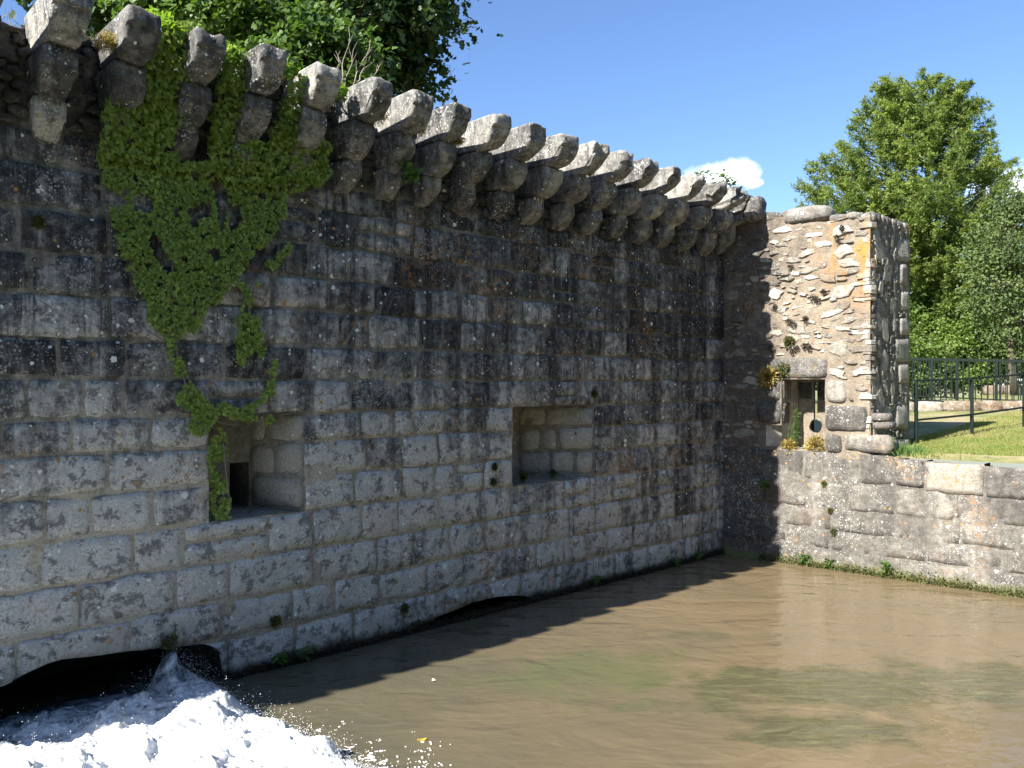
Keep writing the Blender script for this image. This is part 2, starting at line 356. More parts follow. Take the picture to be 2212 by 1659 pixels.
def steps(a, b, d, extra=()):
    L = list(np.linspace(a, b, max(2, int(round((b-a)/d))+1)))
    L = [x for x in L if all(abs(x-e) > d*.45 for e in extra)]+list(extra)
    return sorted(L)
def sheet(face, S, W, ofn, holes=(), clip=None):
    V = []; F = []; n = len(S)
    for z in W:
        for s in S:
            zz = clip(s, z) if clip else z
            V.append(face.P(s, zz, ofn(s, zz)))
    for j in range(len(W)-1):
        for i in range(n-1):
            cs, cz = (S[i]+S[i+1])/2, (W[j]+W[j+1])/2
            if any(h[0] < cs < h[1] and h[2] < cz < h[3] for h in holes): continue
            if clip and clip(cs, W[j+1]) > W[j+1]+1e-4: continue
            F.append(face.f((j*n+i, j*n+i+1, (j+1)*n+i+1, (j+1)*n+i)))
    return V, F

# ================================================================= the long wall
arch_pts = np.array([(3.9, -.5), (4.62, -.5), (4.68, .03), (5.0, .13), (5.4, .19), (5.86, .19), (6.4, .12), (6.88, .0), (7.0, -.5), (9.10, -.5), (9.17, .0), (9.22, .33), (9.38, .42), (10.0, .49), (10.75, .56), (11.14, .43), (11.6, .1), (11.75, -.5), (14, -.5)])
def arch(s): return float(np.interp(s, arch_pts[:, 0], arch_pts[:, 1]))
def clip_arch(s, z): return max(z, arch(s)+(.012*nz(s*9, 0, 3) if 9 < s < 12 else 0))
rows = [-.30, .42, .80, 1.21, 1.62, 2.0, 2.37, 2.69, 3.05, 3.41, 3.80, 4.16, 4.53, 4.93, 5.22]
NI = [(8.27, 9.33, 1.62, 2.69), (3.48, 5.14, 1.62, 2.69)]      # the two embrasures
wall = empty('fortified_wall', FM.P(6, 0, 0))
tag(wall, 'long shadowed ashlar castle wall stained black at the top with a row of stone corbels', 'wall')
S_END = 13.2; S_FAR = 22.0
def core_o(s, z):
    o = -.008+.015*nz(s*2.3, z*2.3, 0)+.013*nz(s*9, z*9, 5)
    return o-.03*(z > 5.25)
Sg = steps(-.25, S_END, .085, (NI[0][0], NI[0][1], NI[1][0], NI[1][1], 4.62, 4.72, 7.0, 9.17, 9.22, 9.38, 11.6))
Wg = steps(-.45, 6.08, .085, (1.62, 2.69))
V, F = sheet(FM, Sg, Wg, core_o, NI, clip_arch)
mesh('mortar_core', V, F, m_mort, wall)
# back, top and end of the wall
mb = MB()
def top_z(s): return 6.08+.05*nz(s*1.3, 0, 2)
n_ = 40
tops = []
for i in range(n_+1):
    s = -1.2+(S_FAR+1.2)*i/n_
    tops.append((FM.P(s, top_z(s)-.01, -.03), FM.P(s, top_z(s)+.12+.06*nz(s*2, 3, 1), -.6), FM.P(s, top_z(s)+.03, -1.4), FM.P(s, -.5, -1.4)))
V = [p for t in tops for p in t]; F = []
for i in range(n_):
    for k in range(3): F.append((i*4+k, i*4+k+1, (i+1)*4+k+1, (i+1)*4+k)[::-1])
mb.add(V, F)
mb.add([FM.P(S_END, -.5, -.03), FM.P(S_FAR, -.5, -.03), FM.P(S_FAR, 6.08, -.03), FM.P(S_END, 6.08, -.03)], [(0, 1, 2, 3)])
for s in (S_FAR, ): mb.add([FM.P(s, -.5, -.03), FM.P(s, 6.08, -.03), FM.P(s, 6.1, -1.4), FM.P(s, -.5, -1.4)], [(0, 1, 2, 3)])
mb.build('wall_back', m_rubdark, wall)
# the two tunnels under the wall
def tunnel(pts, depth, name):
    V = []; F = []; n = len(pts)
    for k, o in enumerate((-.02, -.5, -1.2, -2.2, -depth)):
        for s, z in pts: V.append(FM.P(s+.05*nz(s*3, o, 1), z+.05*nz(s*3, o, 4)+(.0 if k == 0 else .06), o))
    for k in range(4):
        for i in range(n-1): F.append((k*n+i, k*n+i+1, (k+1)*n+i+1, (k+1)*n+i))
    F.append(tuple(4*n+i for i in range(n)))
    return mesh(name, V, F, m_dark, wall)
for lo, hi, d in ((4.62, 7.0, 3.5), (9.10, 11.75, 4.0)):
    sel = [(a, b) for a, b in arch_pts if lo <= a <= hi]
    sel = [(a, b) for a, b in sel]
    tunnel(sel, d, 'culvert_vault')
# courses
cnt = 0
special_brown = [(3.14-.43, 3.14, 1.62, 2.0), (1.0, 1.4, 1.62, 2.0), (1.4, 1.75, 2.69, 3.05)]
for r in range(len(rows)-1):
    z0, z1 = rows[r], rows[r+1]
    s = -.02-random.uniform(0, .2)
    cuts = []
    for h in NI:
        if h[2]-.01 <= z0 and z1 <= h[3]+.01: cuts.append((h[0], h[1]))
    if z0 == 1.62: cuts_b = [2.71, 3.14]
    while s < S_END-.2:
        big = min(1, max(0, (s-2)/6))
        L = random.uniform(.36, .62)*(1-big)+random.uniform(.46, .98)*big
        if z1 > 4.0: L *= .95
        s1 = s+L
        hit = None
        for a, b in cuts:
            if s < b and s1 > a: hit = (a, b)
        if hit:
            a, b = hit
            if a-s > .14:
                if s1 > a+.001: s1 = a
            if s1 != a: s = b; continue
        nxt = s1
        if hit and s1 == hit[0]: nxt = hit[1]
        else:
            for a, b in cuts:                      # do not leave slivers before an opening
                if 0 < a-s1 < .17: s1 = a; nxt = b
        a0, a1 = arch(s+.05), arch(s1-.05)
        mid = arch((s+s1)/2)
        if min(a0, a1, mid) > z1-.06: s = nxt; continue
        clip = clip_arch if max(a0, a1, mid) > z0 else None
        zz0 = z0+random.uniform(-.012, .012); zz1 = z1+random.uniform(-.012, .012)
        if abs(z1-2.69) < .01 and cuts or abs(z0-2.69) < .01 or abs(z0-1.62) < .01 or abs(z1-1.62) < .01: zz0, zz1 = z0, z1
        g_ = random.uniform(.002, .005)+.003*big
        tone = random.gauss(.5, .15); brown = 0.
        if random.random() < .05: brown = random.uniform(.2, .6)
        pale = random.random()
        # worn pale stones low on the left and around the openings
        if z0 < 2.6 and s > 6.6: tone = tone*1.25-.125-.19
        if 1.6 < z0 < 2.6 and 5.0 < s < 6.6: tone -= .14
        if z0 >= 1.6 and z1 <= 2.1 and 2.5 < s < 2.95: brown = .9; tone = .45
        if z0 >= 1.6 and z1 <= 2.1 and 1.1 < s < 1.5: brown = .85; tone = .6
        if z0 < .4 and 4 < s < 7: tone -= .05; brown = .15
        # split some stones in two thin courses
        if L > .5 and random.random() < .07 and clip is None:
            zm = (zz0+zz1)/2+random.uniform(-.05, .05)
            pieces = [(s, s1, zz0, zm), (s, s1, zm, zz1)]
        elif L > .75 and random.random() < .3:
            sm = s+L*random.uniform(.35, .65); pieces = [(s, sm, zz0, zz1), (sm, s1, zz0, zz1)]
        else: pieces = [(s, s1, zz0, zz1)]
        for p in pieces:
            big_h = p[3]-p[2] > .5
            stone(FM, p[0]+g_, p[1]-g_, p[2]+g_, p[3]-g_, front=random.uniform(.002, .016), m=m_main, parent=wall, color=(tone+random.uniform(-.06, .06), brown, pale, 1), clip=clip, jit=random.uniform(.007, .016), rough=random.uniform(.005, .014), rnd=random.uniform(.02, .06)); cnt += 1
        s = nxt
print('wall stones', cnt)

# the embrasures: splayed linings with their own masonry
def lining(h, depth, sback, name='niche_lining', hole=None):
    sa, sb, zb, zt = h
    m = m_niche
    def quad(pts, nu=8, nv=6, amp=.012):
        a, b, c, d = [Vector(p) for p in pts]; V = []; F = []
        for j in range(nv+1):
            for i in range(nu+1):
                u, v = i/nu, j/nv
                p = (a*(1-u)+b*u)*(1-v)+(d*(1-u)+c*u)*v
                p = p+Vector((nz(p.x*4, p.y*4, p.z*4), nz(p.x*4+9, p.y*4, p.z*4), nz(p.x*4, p.y*4+7, p.z*4)))*amp*min(1, 4*min(u, 1-u, v, 1-v)+.0)
                V.append(p)
        for j in range(nv):
            for i in range(nu): F.append((j*(nu+1)+i, j*(nu+1)+i+1, (j+1)*(nu+1)+i+1, (j+1)*(nu+1)+i))
        return V, F
    P = FM.P; mb = MB()
    mb.add(*quad([P(sb, zb, 0), P(sb, zb, -depth), P(sb, zt, -depth), P(sb, zt, 0)]))
    if hole:
        h0, h1, y0, y1 = hole
        mb.add(*quad([P(sb, zb, -depth), P(h1, zb, -depth), P(h1, zt, -depth), P(sb, zt, -depth)]))
        mb.add(*quad([P(h1, y1, -depth), P(h0, y1, -depth), P(h0, zt, -depth), P(h1, zt, -depth)]))
        mb.add(*quad([P(h0, zb, -depth), P(sback, zb, -depth), P(sback, zt, -depth), P(h0, zt, -depth)]))
        mb.add(*quad([P(h1, zb, -depth), P(h0, zb, -depth), P(h0, y0, -depth), P(h1, y0, -depth)]))
        dd = depth+.6
        mb.add(*quad([P(h1, y0, -depth), P(h1, y0, -dd), P(h1, y1, -dd), P(h1, y1, -depth)]))
        mb.add(*quad([P(h0, y0, -dd), P(h0, y0, -depth), P(h0, y1, -depth), P(h0, y1, -dd)]))
        mb.add(*quad([P(h1, y1, -depth), P(h1, y1, -dd), P(h0, y1, -dd), P(h0, y1, -depth)]))
        mb.add(*quad([P(h1, y0, -depth), P(h0, y0, -depth), P(h0, y0, -dd), P(h1, y0, -dd)]))
        mb.add(*quad([P(h1, y0, -dd), P(h0, y0, -dd), P(h0, y1, -dd), P(h1, y1, -dd)]))
    else: mb.add(*quad([P(sb, zb, -depth), P(sback, zb, -depth), P(sback, zt, -depth), P(sb, zt, -depth)]))
    mb.add(*quad([P(sback, zb, -depth), P(sa, zb, 0), P(sa, zt, 0), P(sback, zt, -depth)], 12))
    mb.add(*quad([P(sb, zt, 0), P(sb, zt, -depth), P(sback, zt, -depth), P(sa, zt, 0)]))      # soffit
    mb.add(*quad([P(sb, zb, 0), P(sa, zb, 0), P(sback, zb+.03, -depth), P(sb, zb+.03, -depth)], 10, 6, .02))   # sill
    mb.build(name, m, wall, True, (.85, .2, .1, 1))
    O = P(sback, 0, -depth); E = P(sa, 0, 0); a = (E-O); Ls = a.length; a.normalize(); n = a.cross(Z)
    if n.dot(N1) < 0: n = -n
    return Face(O, a, n), Ls
fs, Ls = lining(NI[0], .55, 8.62, hole=(8.64, 8.86, 1.64, 2.14))
for z0, z1, ss in ((1.64, 2.0, (0, 1)), (2.0, 2.36, (0, .45, 1)), (2.36, 2.68, (0, .3, 1))):
    for a, b in zip(ss, ss[1:]):
        stone(fs, a*Ls+.012, b*Ls-.012, z0+.012, z1-.012, .012, m_niche, wall, (random.uniform(.1, .5), 0, .4, 1), jit=.012, rnd=.06)
fs, Ls = lining(NI[1], .60, 4.45)
for z0, z1, ss in ((1.66, 2.02, (0, .42, .75, 1)), (2.02, 2.37, (0, .3, .52, 1)), (2.37, 2.68, (0, .35, 1))):
    for a, b in zip(ss, ss[1:]):
        stone(fs, a*Ls+.012, b*Ls-.012, z0+.012, z1-.012, .012, m_niche, wall, (random.uniform(.2, .6), 0, .4, 1), jit=.012, rnd=.06)
# dark rubble between the corbels
mb = MB(); random.seed(21)
pl = []
for _ in range(2600):
    s, z = random.uniform(-.1, 13), random.uniform(5.22, 6.05); a = random.uniform(.05, .16); b = random.uniform(.035, .08)
    if all(((s-q[0])/(a+q[2]))**2+((z-q[1])/(b+q[3]))**2 > .8 for q in pl): pl.append((s, z, a, b))
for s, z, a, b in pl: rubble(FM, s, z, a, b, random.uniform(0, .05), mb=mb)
for _ in range(420):   # loose stones and earth crumbling along the wall top
    s = random.uniform(-.4, 13); o = random.uniform(-.9, .05); zt = top_z(s)+.02
    r = random.uniform(.04, .12)
    V, F = [], []
    k = random.random()*40
    for j in range(4):
        for i in range(6):
            ph = math.pi*(j+.5)/4; th = 2*math.pi*i/6+j*.4; q = r*(1+.35*nz(i+k, j, 0))
            V.append(FM.P(s+q*1.4*math.sin(ph)*math.cos(th), zt+q*.7*math.cos(ph), o+q*math.sin(ph)*math.sin(th)))
    for j in range(3):
        for i in range(6): F.append((j*6+i, j*6+(i+1) % 6, (j+1)*6+(i+1) % 6, (j+1)*6+i))
    F.append(tuple(range(5, -1, -1))); F.append(tuple(18+i for i in range(6)))
    mb.add(V, F)
ob = mb.build('wall_rubble', m_rubdark, wall, True); ob['kind'] = 'stuff'

# corbels: three stepped blocks each
def corbel_block(face, sc, zt, w, h, of, lean=0, ob=-.02, broken=0, color=None, parent=None, top=False):
    hf = .16 if not top else .15
    prof = [(ob, zt), (of-.05, zt), (of-.012, zt-.012), (of, zt-.04), (of, zt-hf+.02), (of-.004, zt-hf), (of-.032, zt-hf-.008), (of-.028, zt-hf-.03),
            (of-.040, zt-h*.58), (of-.085, zt-h*.75), (of-.15, zt-h*.88), (of-.235, zt-h*.96), (of-.34, zt-h*.97), (min(of-.34, ob+.3) if of > .4 else ob, zt-h)]
    prof[-1] = (ob, zt-h*.93)
    k = random.random()*80; xs = [-.5, -.46, -.30, -.1, .1, .30, .46, .5]; V = []; F = []; n = len(prof)
    co = sum(p[0] for p in prof)/n; cz = sum(p[1] for p in prof)/n
    for x in xs:
        e = abs(x) > .49
        for i, (o, z) in enumerate(prof):
            oo, zz = o, z
            if e: oo += -.026 if o > 0 else 0; zz += (.022 if z < cz else -.018)
            if broken and o > of-.4:
                q = max(0, nz(x*2.2+k, i*.35, 3)+.25)*broken; oo -= q*.28; zz -= q*.14*(z > cz)
            d = nz(x*3+k, o*6, z*6); d2 = nz(x*3, o*6+k, z*6)
            wt = 1-.26*max(0, (zt-z)/h-.45)**1.5*2.2
            V.append(face.P(sc+x*w*wt+d*.026+nz(o*4, z*4, k)*.020, zz+d2*.024+lean*(x), oo+d*.024+nz(x*9+k, o*12, z*12)*.010))
    for a in range(len(xs)-1):
        for i in range(n):
            q = (a*n+i, a*n+(i+1) % n, (a+1)*n+(i+1) % n, (a+1)*n+i)
            F.append(q if not face.flip else q)
    F.append(tuple(range(n-1, -1, -1))); F.append(tuple((len(xs)-1)*n+i for i in range(n)))
    me = bpy.data.meshes.new('corbel_block'); me.from_pydata([tuple(v) for v in V], [], F)
    bm = bmesh.new(); bm.from_mesh(me); bmesh.ops.recalc_face_normals(bm, faces=bm.faces)
    for f in bm.faces: f.smooth = len(f.verts) == 4
    bm.to_mesh(me); bm.free()
    return link('corbel_block', me, m_corb, parent, color or (random.uniform(.25, .75), 0, random.random(), 1))
cs_ = [12.63+.61*k for k in range(14, 0, -1)]+[12.63, 12.02, 11.42, 10.82, 10.25, 9.66, 9.07, 8.44, 7.83, 7.27, 6.70, 6.11, 5.51, 4.90, 4.30, 3.72, 3.12, 2.52, 1.90, 1.28, .68, .10]
random.seed(5)
for i, s in enumerate(cs_):
    dz = max(0, (10.8-s)*.009); w = random.uniform(.25, .285)+(.02 if s < 6 else 0)
    # the throat behind the blocks
    nk = MB(); n2 = []
    prof = [(-.03, 6.0+dz), (.50, 6.0+dz), (.50, 5.72+dz), (.28, 5.66+dz), (.26, 5.40+dz), (.10, 5.30+dz), (.08, 5.24+dz), (-.03, 5.2+dz)]
    Vn = [FM.P(s+x*w*.30+random.uniform(-.006, .006), z, o) for x in (-1, 1) for o, z in prof]
    n8 = len(prof); Fn = [(j, (j+1) % n8, (j+1) % n8+n8, j+n8) for j in range(n8)]+[tuple(range(n8-1, -1, -1)), tuple(n8+j for j in range(n8))]
    cb = nk.add(Vn, Fn).build('corbel', m_corb, wall, False, (.35, 0, .3, 1))
    for tier, (zt, h, of) in enumerate(((6.18, .38, .85), (5.80, .355, .54), (5.455, .345, .25))):
        broken = 0
        if tier == 0 and i in (32, 33, 34): broken = .9
        elif tier == 0 and i > 22: broken = random.choice((0, .25, .45))
        elif tier == 0: broken = random.choice((0, 0, .08, .15))
        if i == 35 and tier > 0: continue
        off = random.uniform(-.012, .012)
        tone = random.uniform(.30, .72)
        if tier == 0: tone -= .06
        if tier == 2 and i == 17: tone = .05
        if i == 35: of -= .2
        corbel_block(FM, s+off, zt+dz+random.uniform(-.012, .012), w*random.uniform(.94, 1.05)*(1.04, 1, .90)[tier], h, of+random.uniform(-.035, .035), random.uniform(-.035, .035), broken=broken, color=(tone, 0, random.random(), 1), parent=cb, top=tier == 0)

# ================================================================= tower and right wall
random.seed(33)
tower = empty('ruined_tower', FR.P(1.2, 0, -.6))
tag(tower, 'ruined sunlit rubble stone tower stump with a keyhole loophole at the end of the wall', 'tower')
OP = (1.08, 1.81, 1.90, 3.08)
OP2 = (.80, 1.08, 1.94, 2.30)
def tow_o(s, z): return -.006+.030*nz(s*2.1, z*2.1, 2)+.022*nz(s*7, z*7, 5)+.012*nz(s*15, z*15, 1)
def tow_top(t): return 5.66+.05*nz(t*3, 1, 1)+.04*nz(t*9, 1, 1)+(.18 if .2 < t < 1.1 else 0)
Sg = steps(-.05, 2.523, .06, (.80, 1.08, 1.81)); Wg = steps(1.80, 5.98, .06, (1.90, 1.94, 2.30, 3.08))
V, F = sheet(FR, Sg, Wg, tow_o, [OP, OP2], lambda s, z: min(z, tow_top(s)) if z > 5.5 else z)
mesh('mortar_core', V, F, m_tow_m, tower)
TH = 1.30
def side_o(s, z): return -.015+.03*nz(s*2.1+20, z*2.1, 2)+.016*nz(s*7+20, z*7, 5)-(.0 if z > 2.2 else .0)
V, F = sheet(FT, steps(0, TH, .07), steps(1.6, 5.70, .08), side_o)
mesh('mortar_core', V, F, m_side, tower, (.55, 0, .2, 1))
# top, back and the left flank
mb = MB(); nx, ny = 22, 12; V = []; F = []
TL, TB = FR.P(-.1, 0, 0), FT.P(TH, 0, 0)
BL = TL+(TB-T1)
for j in range(ny+1):
    for i in range(nx+1):
        u, v = i/nx, j/ny
        p = TL.lerp(T1, u).lerp(BL.lerp(TB, u), v)
        V.append(p+Z*(tow_top(u*2.6-.1)*(1-v)+5.62*v+.05*nz(p.x*4, p.y*4, 0)+.03*nz(p.x*11, p.y*11, 0)-.02))
for j in range(ny):
    for i in range(nx): F.append((j*(nx+1)+i, j*(nx+1)+i+1, (j+1)*(nx+1)+i+1, (j+1)*(nx+1)+i))
mb.add(V, F)
# back face with an opening behind the loophole
FB = Face(BL, (TB-BL).normalized(), D3)
lb = (TB-BL).length
for a, b, z0, z1 in ((0, 1.02, 1, 5.62), (1.02, 2.1, 3.12, 5.62), (1.02, 2.1, 1, 1.9), (2.1, lb, 1, 5.62)):
    mb.add([FB.P(a, z0), FB.P(b, z0), FB.P(b, z1), FB.P(a, z1)], [(0, 1, 2, 3)])
mb.add([TL+Z, BL+Z, BL+Z*5.62, TL+Z*5.62], [(0, 1, 2, 3)])
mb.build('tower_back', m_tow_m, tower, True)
# loophole recess
P = FR.P
t0, t1, zb, zt = OP; DP = .70
mb = MB()
def q4(mb, a, b, c, d): mb.add([a, b, c, d], [(0, 1, 2, 3)])
for (da, db, ya, yb) in ((0, -DP, zb-.0, zt), (-DP-.07, -TH+.0, zb, zt)):
    q4(mb, P(t0, ya, da), P(t0, ya, db), P(t0, yb, db), P(t0, yb, da))
    q4(mb, P(t1, ya, da), P(t1, ya, db), P(t1, yb, db), P(t1, yb, da))
    q4(mb, P(t0, yb, da), P(t0, yb, db), P(t1, yb, db), P(t1, yb, da))
    q4(mb, P(t0, ya, da), P(t1, ya, da), P(t1, ya, db), P(t0, ya, db))
# shallow broken pocket under the left jamb
q4(mb, P(.80, 1.94, 0), P(1.08, 1.94, -.30), P(1.08, 2.30, -.30), P(.80, 2.30, -.02)); q4(mb, P(.80, 1.94, 0), P(1.08, 1.94, 0), P(1.08, 1.94, -.3), P(1.08, 1.94, -.3))
mb.build('loophole_lining', m_cap, tower)
# keyhole panel: two leaves of stone meeting round the slit and the round hole
tc_, zc, rr, sw, zs = 1.385, 2.27, .115, .030, 3.05
FP = Face(P(0, 0, -DP), D2, N2)
def half(sign):
    pts = []
    edge = t0 if sign < 0 else t1
    pts += [(edge, zb), (tc_, zb), (tc_, zc-rr)]
    a0 = math.asin(sw/rr)
    for k in range(1, 13):
        a = (math.pi-a0)*k/12
        q_ = 1+.07*math.sin(3.1*a+sign); pts.append((tc_+sign*rr*q_*math.sin(a), zc-rr*q_*math.cos(a)))
    pts += [(tc_+sign*sw, zs), (tc_, zs), (tc_, zt), (edge, zt)]
    n = len(pts); V = [FP.P(s, z, 0) for s, z in pts]+[FP.P(s, z, -.07) for s, z in pts]
    F = [tuple(range(n)), tuple(range(2*n-1, n-1, -1))]+[(i, i+n, (i+1) % n+n, (i+1) % n) for i in range(n) if i not in (1, n-3)]
    me = bpy.data.meshes.new('loophole_slab'); me.from_pydata([tuple(v) for v in V], [], F)
    bm = bmesh.new(); bm.from_mesh(me); bmesh.ops.triangulate(bm, faces=[f for f in bm.faces if len(f.verts) > 4]); bmesh.ops.recalc_face_normals(bm, faces=bm.faces); bm.to_mesh(me); bm.free()
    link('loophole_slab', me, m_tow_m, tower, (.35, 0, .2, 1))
half(-1); half(1)
# dressed stones round the loophole (t0,t1,z0,z1)
dressed = [(.88, 1.86, 3.09, 3.44, 'lintel', .55), (.79, 1.075, 2.72, 3.08, 'jamb_stone', .45), (.66, 1.075, 2.32, 2.71, 'jamb_stone', .5),
           (1.82, 2.16, 2.70, 3.07, 'jamb_stone', .15), (1.82, 2.48, 2.24, 2.66, 'jamb_stone', .85), (1.82, 2.10, 1.90, 2.20, 'jamb_stone', .75), (2.12, 2.86, 1.92, 2.21, 'jamb_stone', .45)]
for a, b, z0, z1, nm, tn in dressed:
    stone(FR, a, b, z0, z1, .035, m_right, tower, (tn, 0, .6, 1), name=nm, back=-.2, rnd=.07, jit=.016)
# inner faces of the left jambs
FJ = Face(P(1.085, 0, 0), -N2, D2)
for z0, z1, L in ((2.72, 3.07, .36), (2.32, 2.70, .30)):
    stone(FJ, .02, L, z0, z1, .018, m_right, tower, (.3 if z0 > 2.5 else .7, 0, .3, 1), name='jamb_stone')
for a, b, z0, z1 in ((1.10, 1.34, 2.74, 3.05), (1.43, 1.79, 2.70, 3.06)):
    stone(FP, a, b, z0, z1, .015, m_side, tower, (.85, 0, .1, 1), name='stone', rnd=.03)
# rubble stones
def scatter(S0, S1, Z0, Z1, n, rect, sizes, topf=None):
    pl = []
    for k in range(n):
        big = k < n*.012; f = 1-k/n
        a = random.uniform(*sizes)*(.55+.75*f); b = a*random.uniform(.25, .62)
        if big: a = random.uniform(.17, .24); b = random.uniform(.09, .16)
        s, z = random.uniform(S0+a*.6, S1-a*.7), random.uniform(Z0+b, Z1-b)
        if topf and z > topf(s)-b: continue
        if any(r[0]-a*.9 < s < r[1]+a*.9 and r[2]-b*.9 < z < r[3]+b*.9 for r in rect): continue
        if all(((s-q[0])/(a+q[2]))**2+((z-q[1])/(b+q[3]))**2 > .95 for q in pl): pl.append((s, z, a, b))
    return pl
rects = [d[:4] for d in dressed]+[OP, OP2]
pl = scatter(0.02, 2.50, 1.92, 5.68, 900, rects, (.045, .15), tow_top)
pl.sort(key=lambda q: -q[2]*q[3])
print('rubble', len(pl))
mb = MB()
for i, (s, z, a, b) in enumerate(pl):
    h = random.uniform(.003, .018)+a*.05
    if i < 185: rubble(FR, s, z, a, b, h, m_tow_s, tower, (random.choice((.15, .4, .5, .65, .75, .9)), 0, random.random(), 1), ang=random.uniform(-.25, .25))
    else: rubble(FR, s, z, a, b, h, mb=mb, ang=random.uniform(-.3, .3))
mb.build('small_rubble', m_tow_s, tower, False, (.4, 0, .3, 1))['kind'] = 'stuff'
side_q = [(.86, 1.29, 5.02, 5.42), (.95, 1.29, 4.62, 5.0), (.80, 1.29, 3.35, 3.75), (.9, 1.30, 3.0, 3.33), (.82, 1.30, 2.25, 2.66), (.95, 1.3, 3.8, 4.1), (.98, 1.28, 4.2, 4.55), (.75, 1.3, 1.75, 2.1)]
for a, b, z0, z1 in side_q:
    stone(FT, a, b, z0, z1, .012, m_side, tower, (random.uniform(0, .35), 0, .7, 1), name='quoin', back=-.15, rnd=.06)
pl = scatter(.03, 1.24, 1.8, 5.62, 5000, side_q, (.035, .12)); pl.sort(key=lambda q: -q[2]*q[3])
mb = MB()
for i, (s, z, a, b) in enumerate(pl):
    h = random.uniform(.003, .016)
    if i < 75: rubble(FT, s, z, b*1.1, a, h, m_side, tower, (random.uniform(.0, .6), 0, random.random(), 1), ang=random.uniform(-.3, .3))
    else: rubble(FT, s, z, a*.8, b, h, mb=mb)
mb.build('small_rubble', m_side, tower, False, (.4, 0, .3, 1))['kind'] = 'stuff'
# ragged corner: slabs poking out of the arris
z = 2.3
while z < 5.6:
    h = random.uniform(.04, .12) if not 4.6 < z < 5.3 else random.uniform(.16, .3)
    L = random.choice((.08, .12, .18, .3)); q = random.uniform(-.03, .03)
    if random.random() < .25: z += h; continue
    V = []; k = random.random()*30
    for (tt, o) in ((2.523-L, -.05), (2.523-L*.9, .015+q*.4), (2.523+q, .012+q*.5), (2.56+q, -.10), (2.55, -.24), (2.4, -.28)):
        for zz in (z, z+h*.88): V.append(P(tt+.02*nz(tt*5+k, zz*3, 0), zz+.02*nz(tt*8, k, zz), o+.012*nz(k, tt*5, zz*6)))
    F = [(i*2, (i*2+2) % 12, (i*2+3) % 12, i*2+1) for i in range(6)]+[(10, 8, 6, 4, 2, 0), (1, 3, 5, 7, 9, 11)]
    bmx = bmesh.new(); me = bpy.data.meshes.new('quoin'); me.from_pydata([tuple(v) for v in V], [], F); bmx.from_mesh(me)
    bmesh.ops.recalc_face_normals(bmx, faces=bmx.faces); bmesh.ops.bevel(bmx, geom=list(bmx.edges), offset=.008, segments=1, affect='EDGES'); bmx.to_mesh(me); bmx.free()
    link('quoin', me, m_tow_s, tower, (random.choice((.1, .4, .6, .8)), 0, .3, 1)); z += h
# crest stones
def boulder(c, rx, ry, rz, yaw, m, parent, color, name='crest_stone', seed=0, flat=.22):
    k = random.random()*50; V = []; F = []; nu, nv = 12, 8
    for j in range(nv+1):
        for i in range(nu):
            ph = math.pi*j/nv; th = 2*math.pi*i/nu
            x, y, z = math.sin(ph)*math.cos(th), math.sin(ph)*math.sin(th), math.cos(ph)
            p = 7.0; w = (abs(x)**p+abs(y)**p+abs(z)**p)**(-1/p)
            q = w*(1+flat*.5*nz(x*1.6+k, y*1.6, z*1.6)+.06*nz(x*5, y*5+k, z*5))
            X, Y = x*q*rx, y*q*ry
            V.append(Vector(c)+Vector((X*math.cos(yaw)-Y*math.sin(yaw), X*math.sin(yaw)+Y*math.cos(yaw), z*q*rz)))
    for j in range(nv):
        for i in range(nu): F.append((j*nu+i, (j+1)*nu+i, (j+1)*nu+(i+1) % nu, j*nu+(i+1) % nu))
    return mesh(name, V, F, m, parent, color)
yw = math.atan2(D2.y, D2.x)
boulder(P(1.42, 5.82, -.25), .42, .28, .13, yw, m_right, tower, (.25, 0, .6, 1))
t = 1.9
for t, o, r in ((2.0, -.15, .16), (2.25, -.12, .13), (2.42, -.2, .12), (.75, -.2, .22), (.35, -.15, .2), (1.05, -.4, .2), (1.8, -.5, .2), (2.2, -.7, .16), (.1, -.1, .15)):
    boulder(P(t, tow_top(t)+.02, o), r, r*.8, r*.42, random.random()*3, m_right, tower, (random.uniform(.1, .6), 0, .6, 1))
for i in range(9):
    s = .12+i*.135; boulder(FT.P(s, 5.64-.02*i*.3, -.08), .075, .10, .085, random.random()*3, m_right, tower, (random.uniform(.2, .8), 0, .6, 1))
boulder(P(.62, 6.0, .05), .16, .2, .2, yw, m_corb, tower, (.5, 0, .5, 1))
# two thick ledge stones at the foot
boulder(P(2.66, 2.48, -.12), .15, .16, .06, yw, m_right, tower, (.6, 0, .4, 1)); boulder(P(2.70, 2.35, -.12), .15, .16, .06, yw, m_right, tower, (.7, 0, .4, 1))
# dark moss cushions and green tufts are stuck to the rubble
def cushion(face, s, z, r, m, parent, name='moss_cushion', o=.03, n=150, L=.03):
    if parent is None and L == .035: r *= .62; n = 170
    g = rng.normal(size=(n, 3)); g /= np.linalg.norm(g, axis=1)[:, None]
    c = np.array(face.P(s, z, o)); rad = r*rng.uniform(.5, 1, n)[:, None]
    fn = np.array(tuple(face.n)); C0 = c+g*rad; C0 = C0-(g@fn)[:, None]*rad*fn*.55; C0[:, 2] += np.where(g[:, 2] < 0, g[:, 2]*rad[:, 0]*.5, 0); C0 += np.clip(rng.normal(0, r*.26, (n, 3)), -r*.5, r*.5)
    B = np.cross(g, rng.normal(size=(n, 3))); B /= np.linalg.norm(B, axis=1)[:, None]
    V = np.stack([C0-B*L*.35, C0+B*L*.35, C0+g*L], 1).reshape(-1, 3)
    F = np.arange(n*3).reshape(-1, 3)
    return npmesh(name, V, F, m, parent)
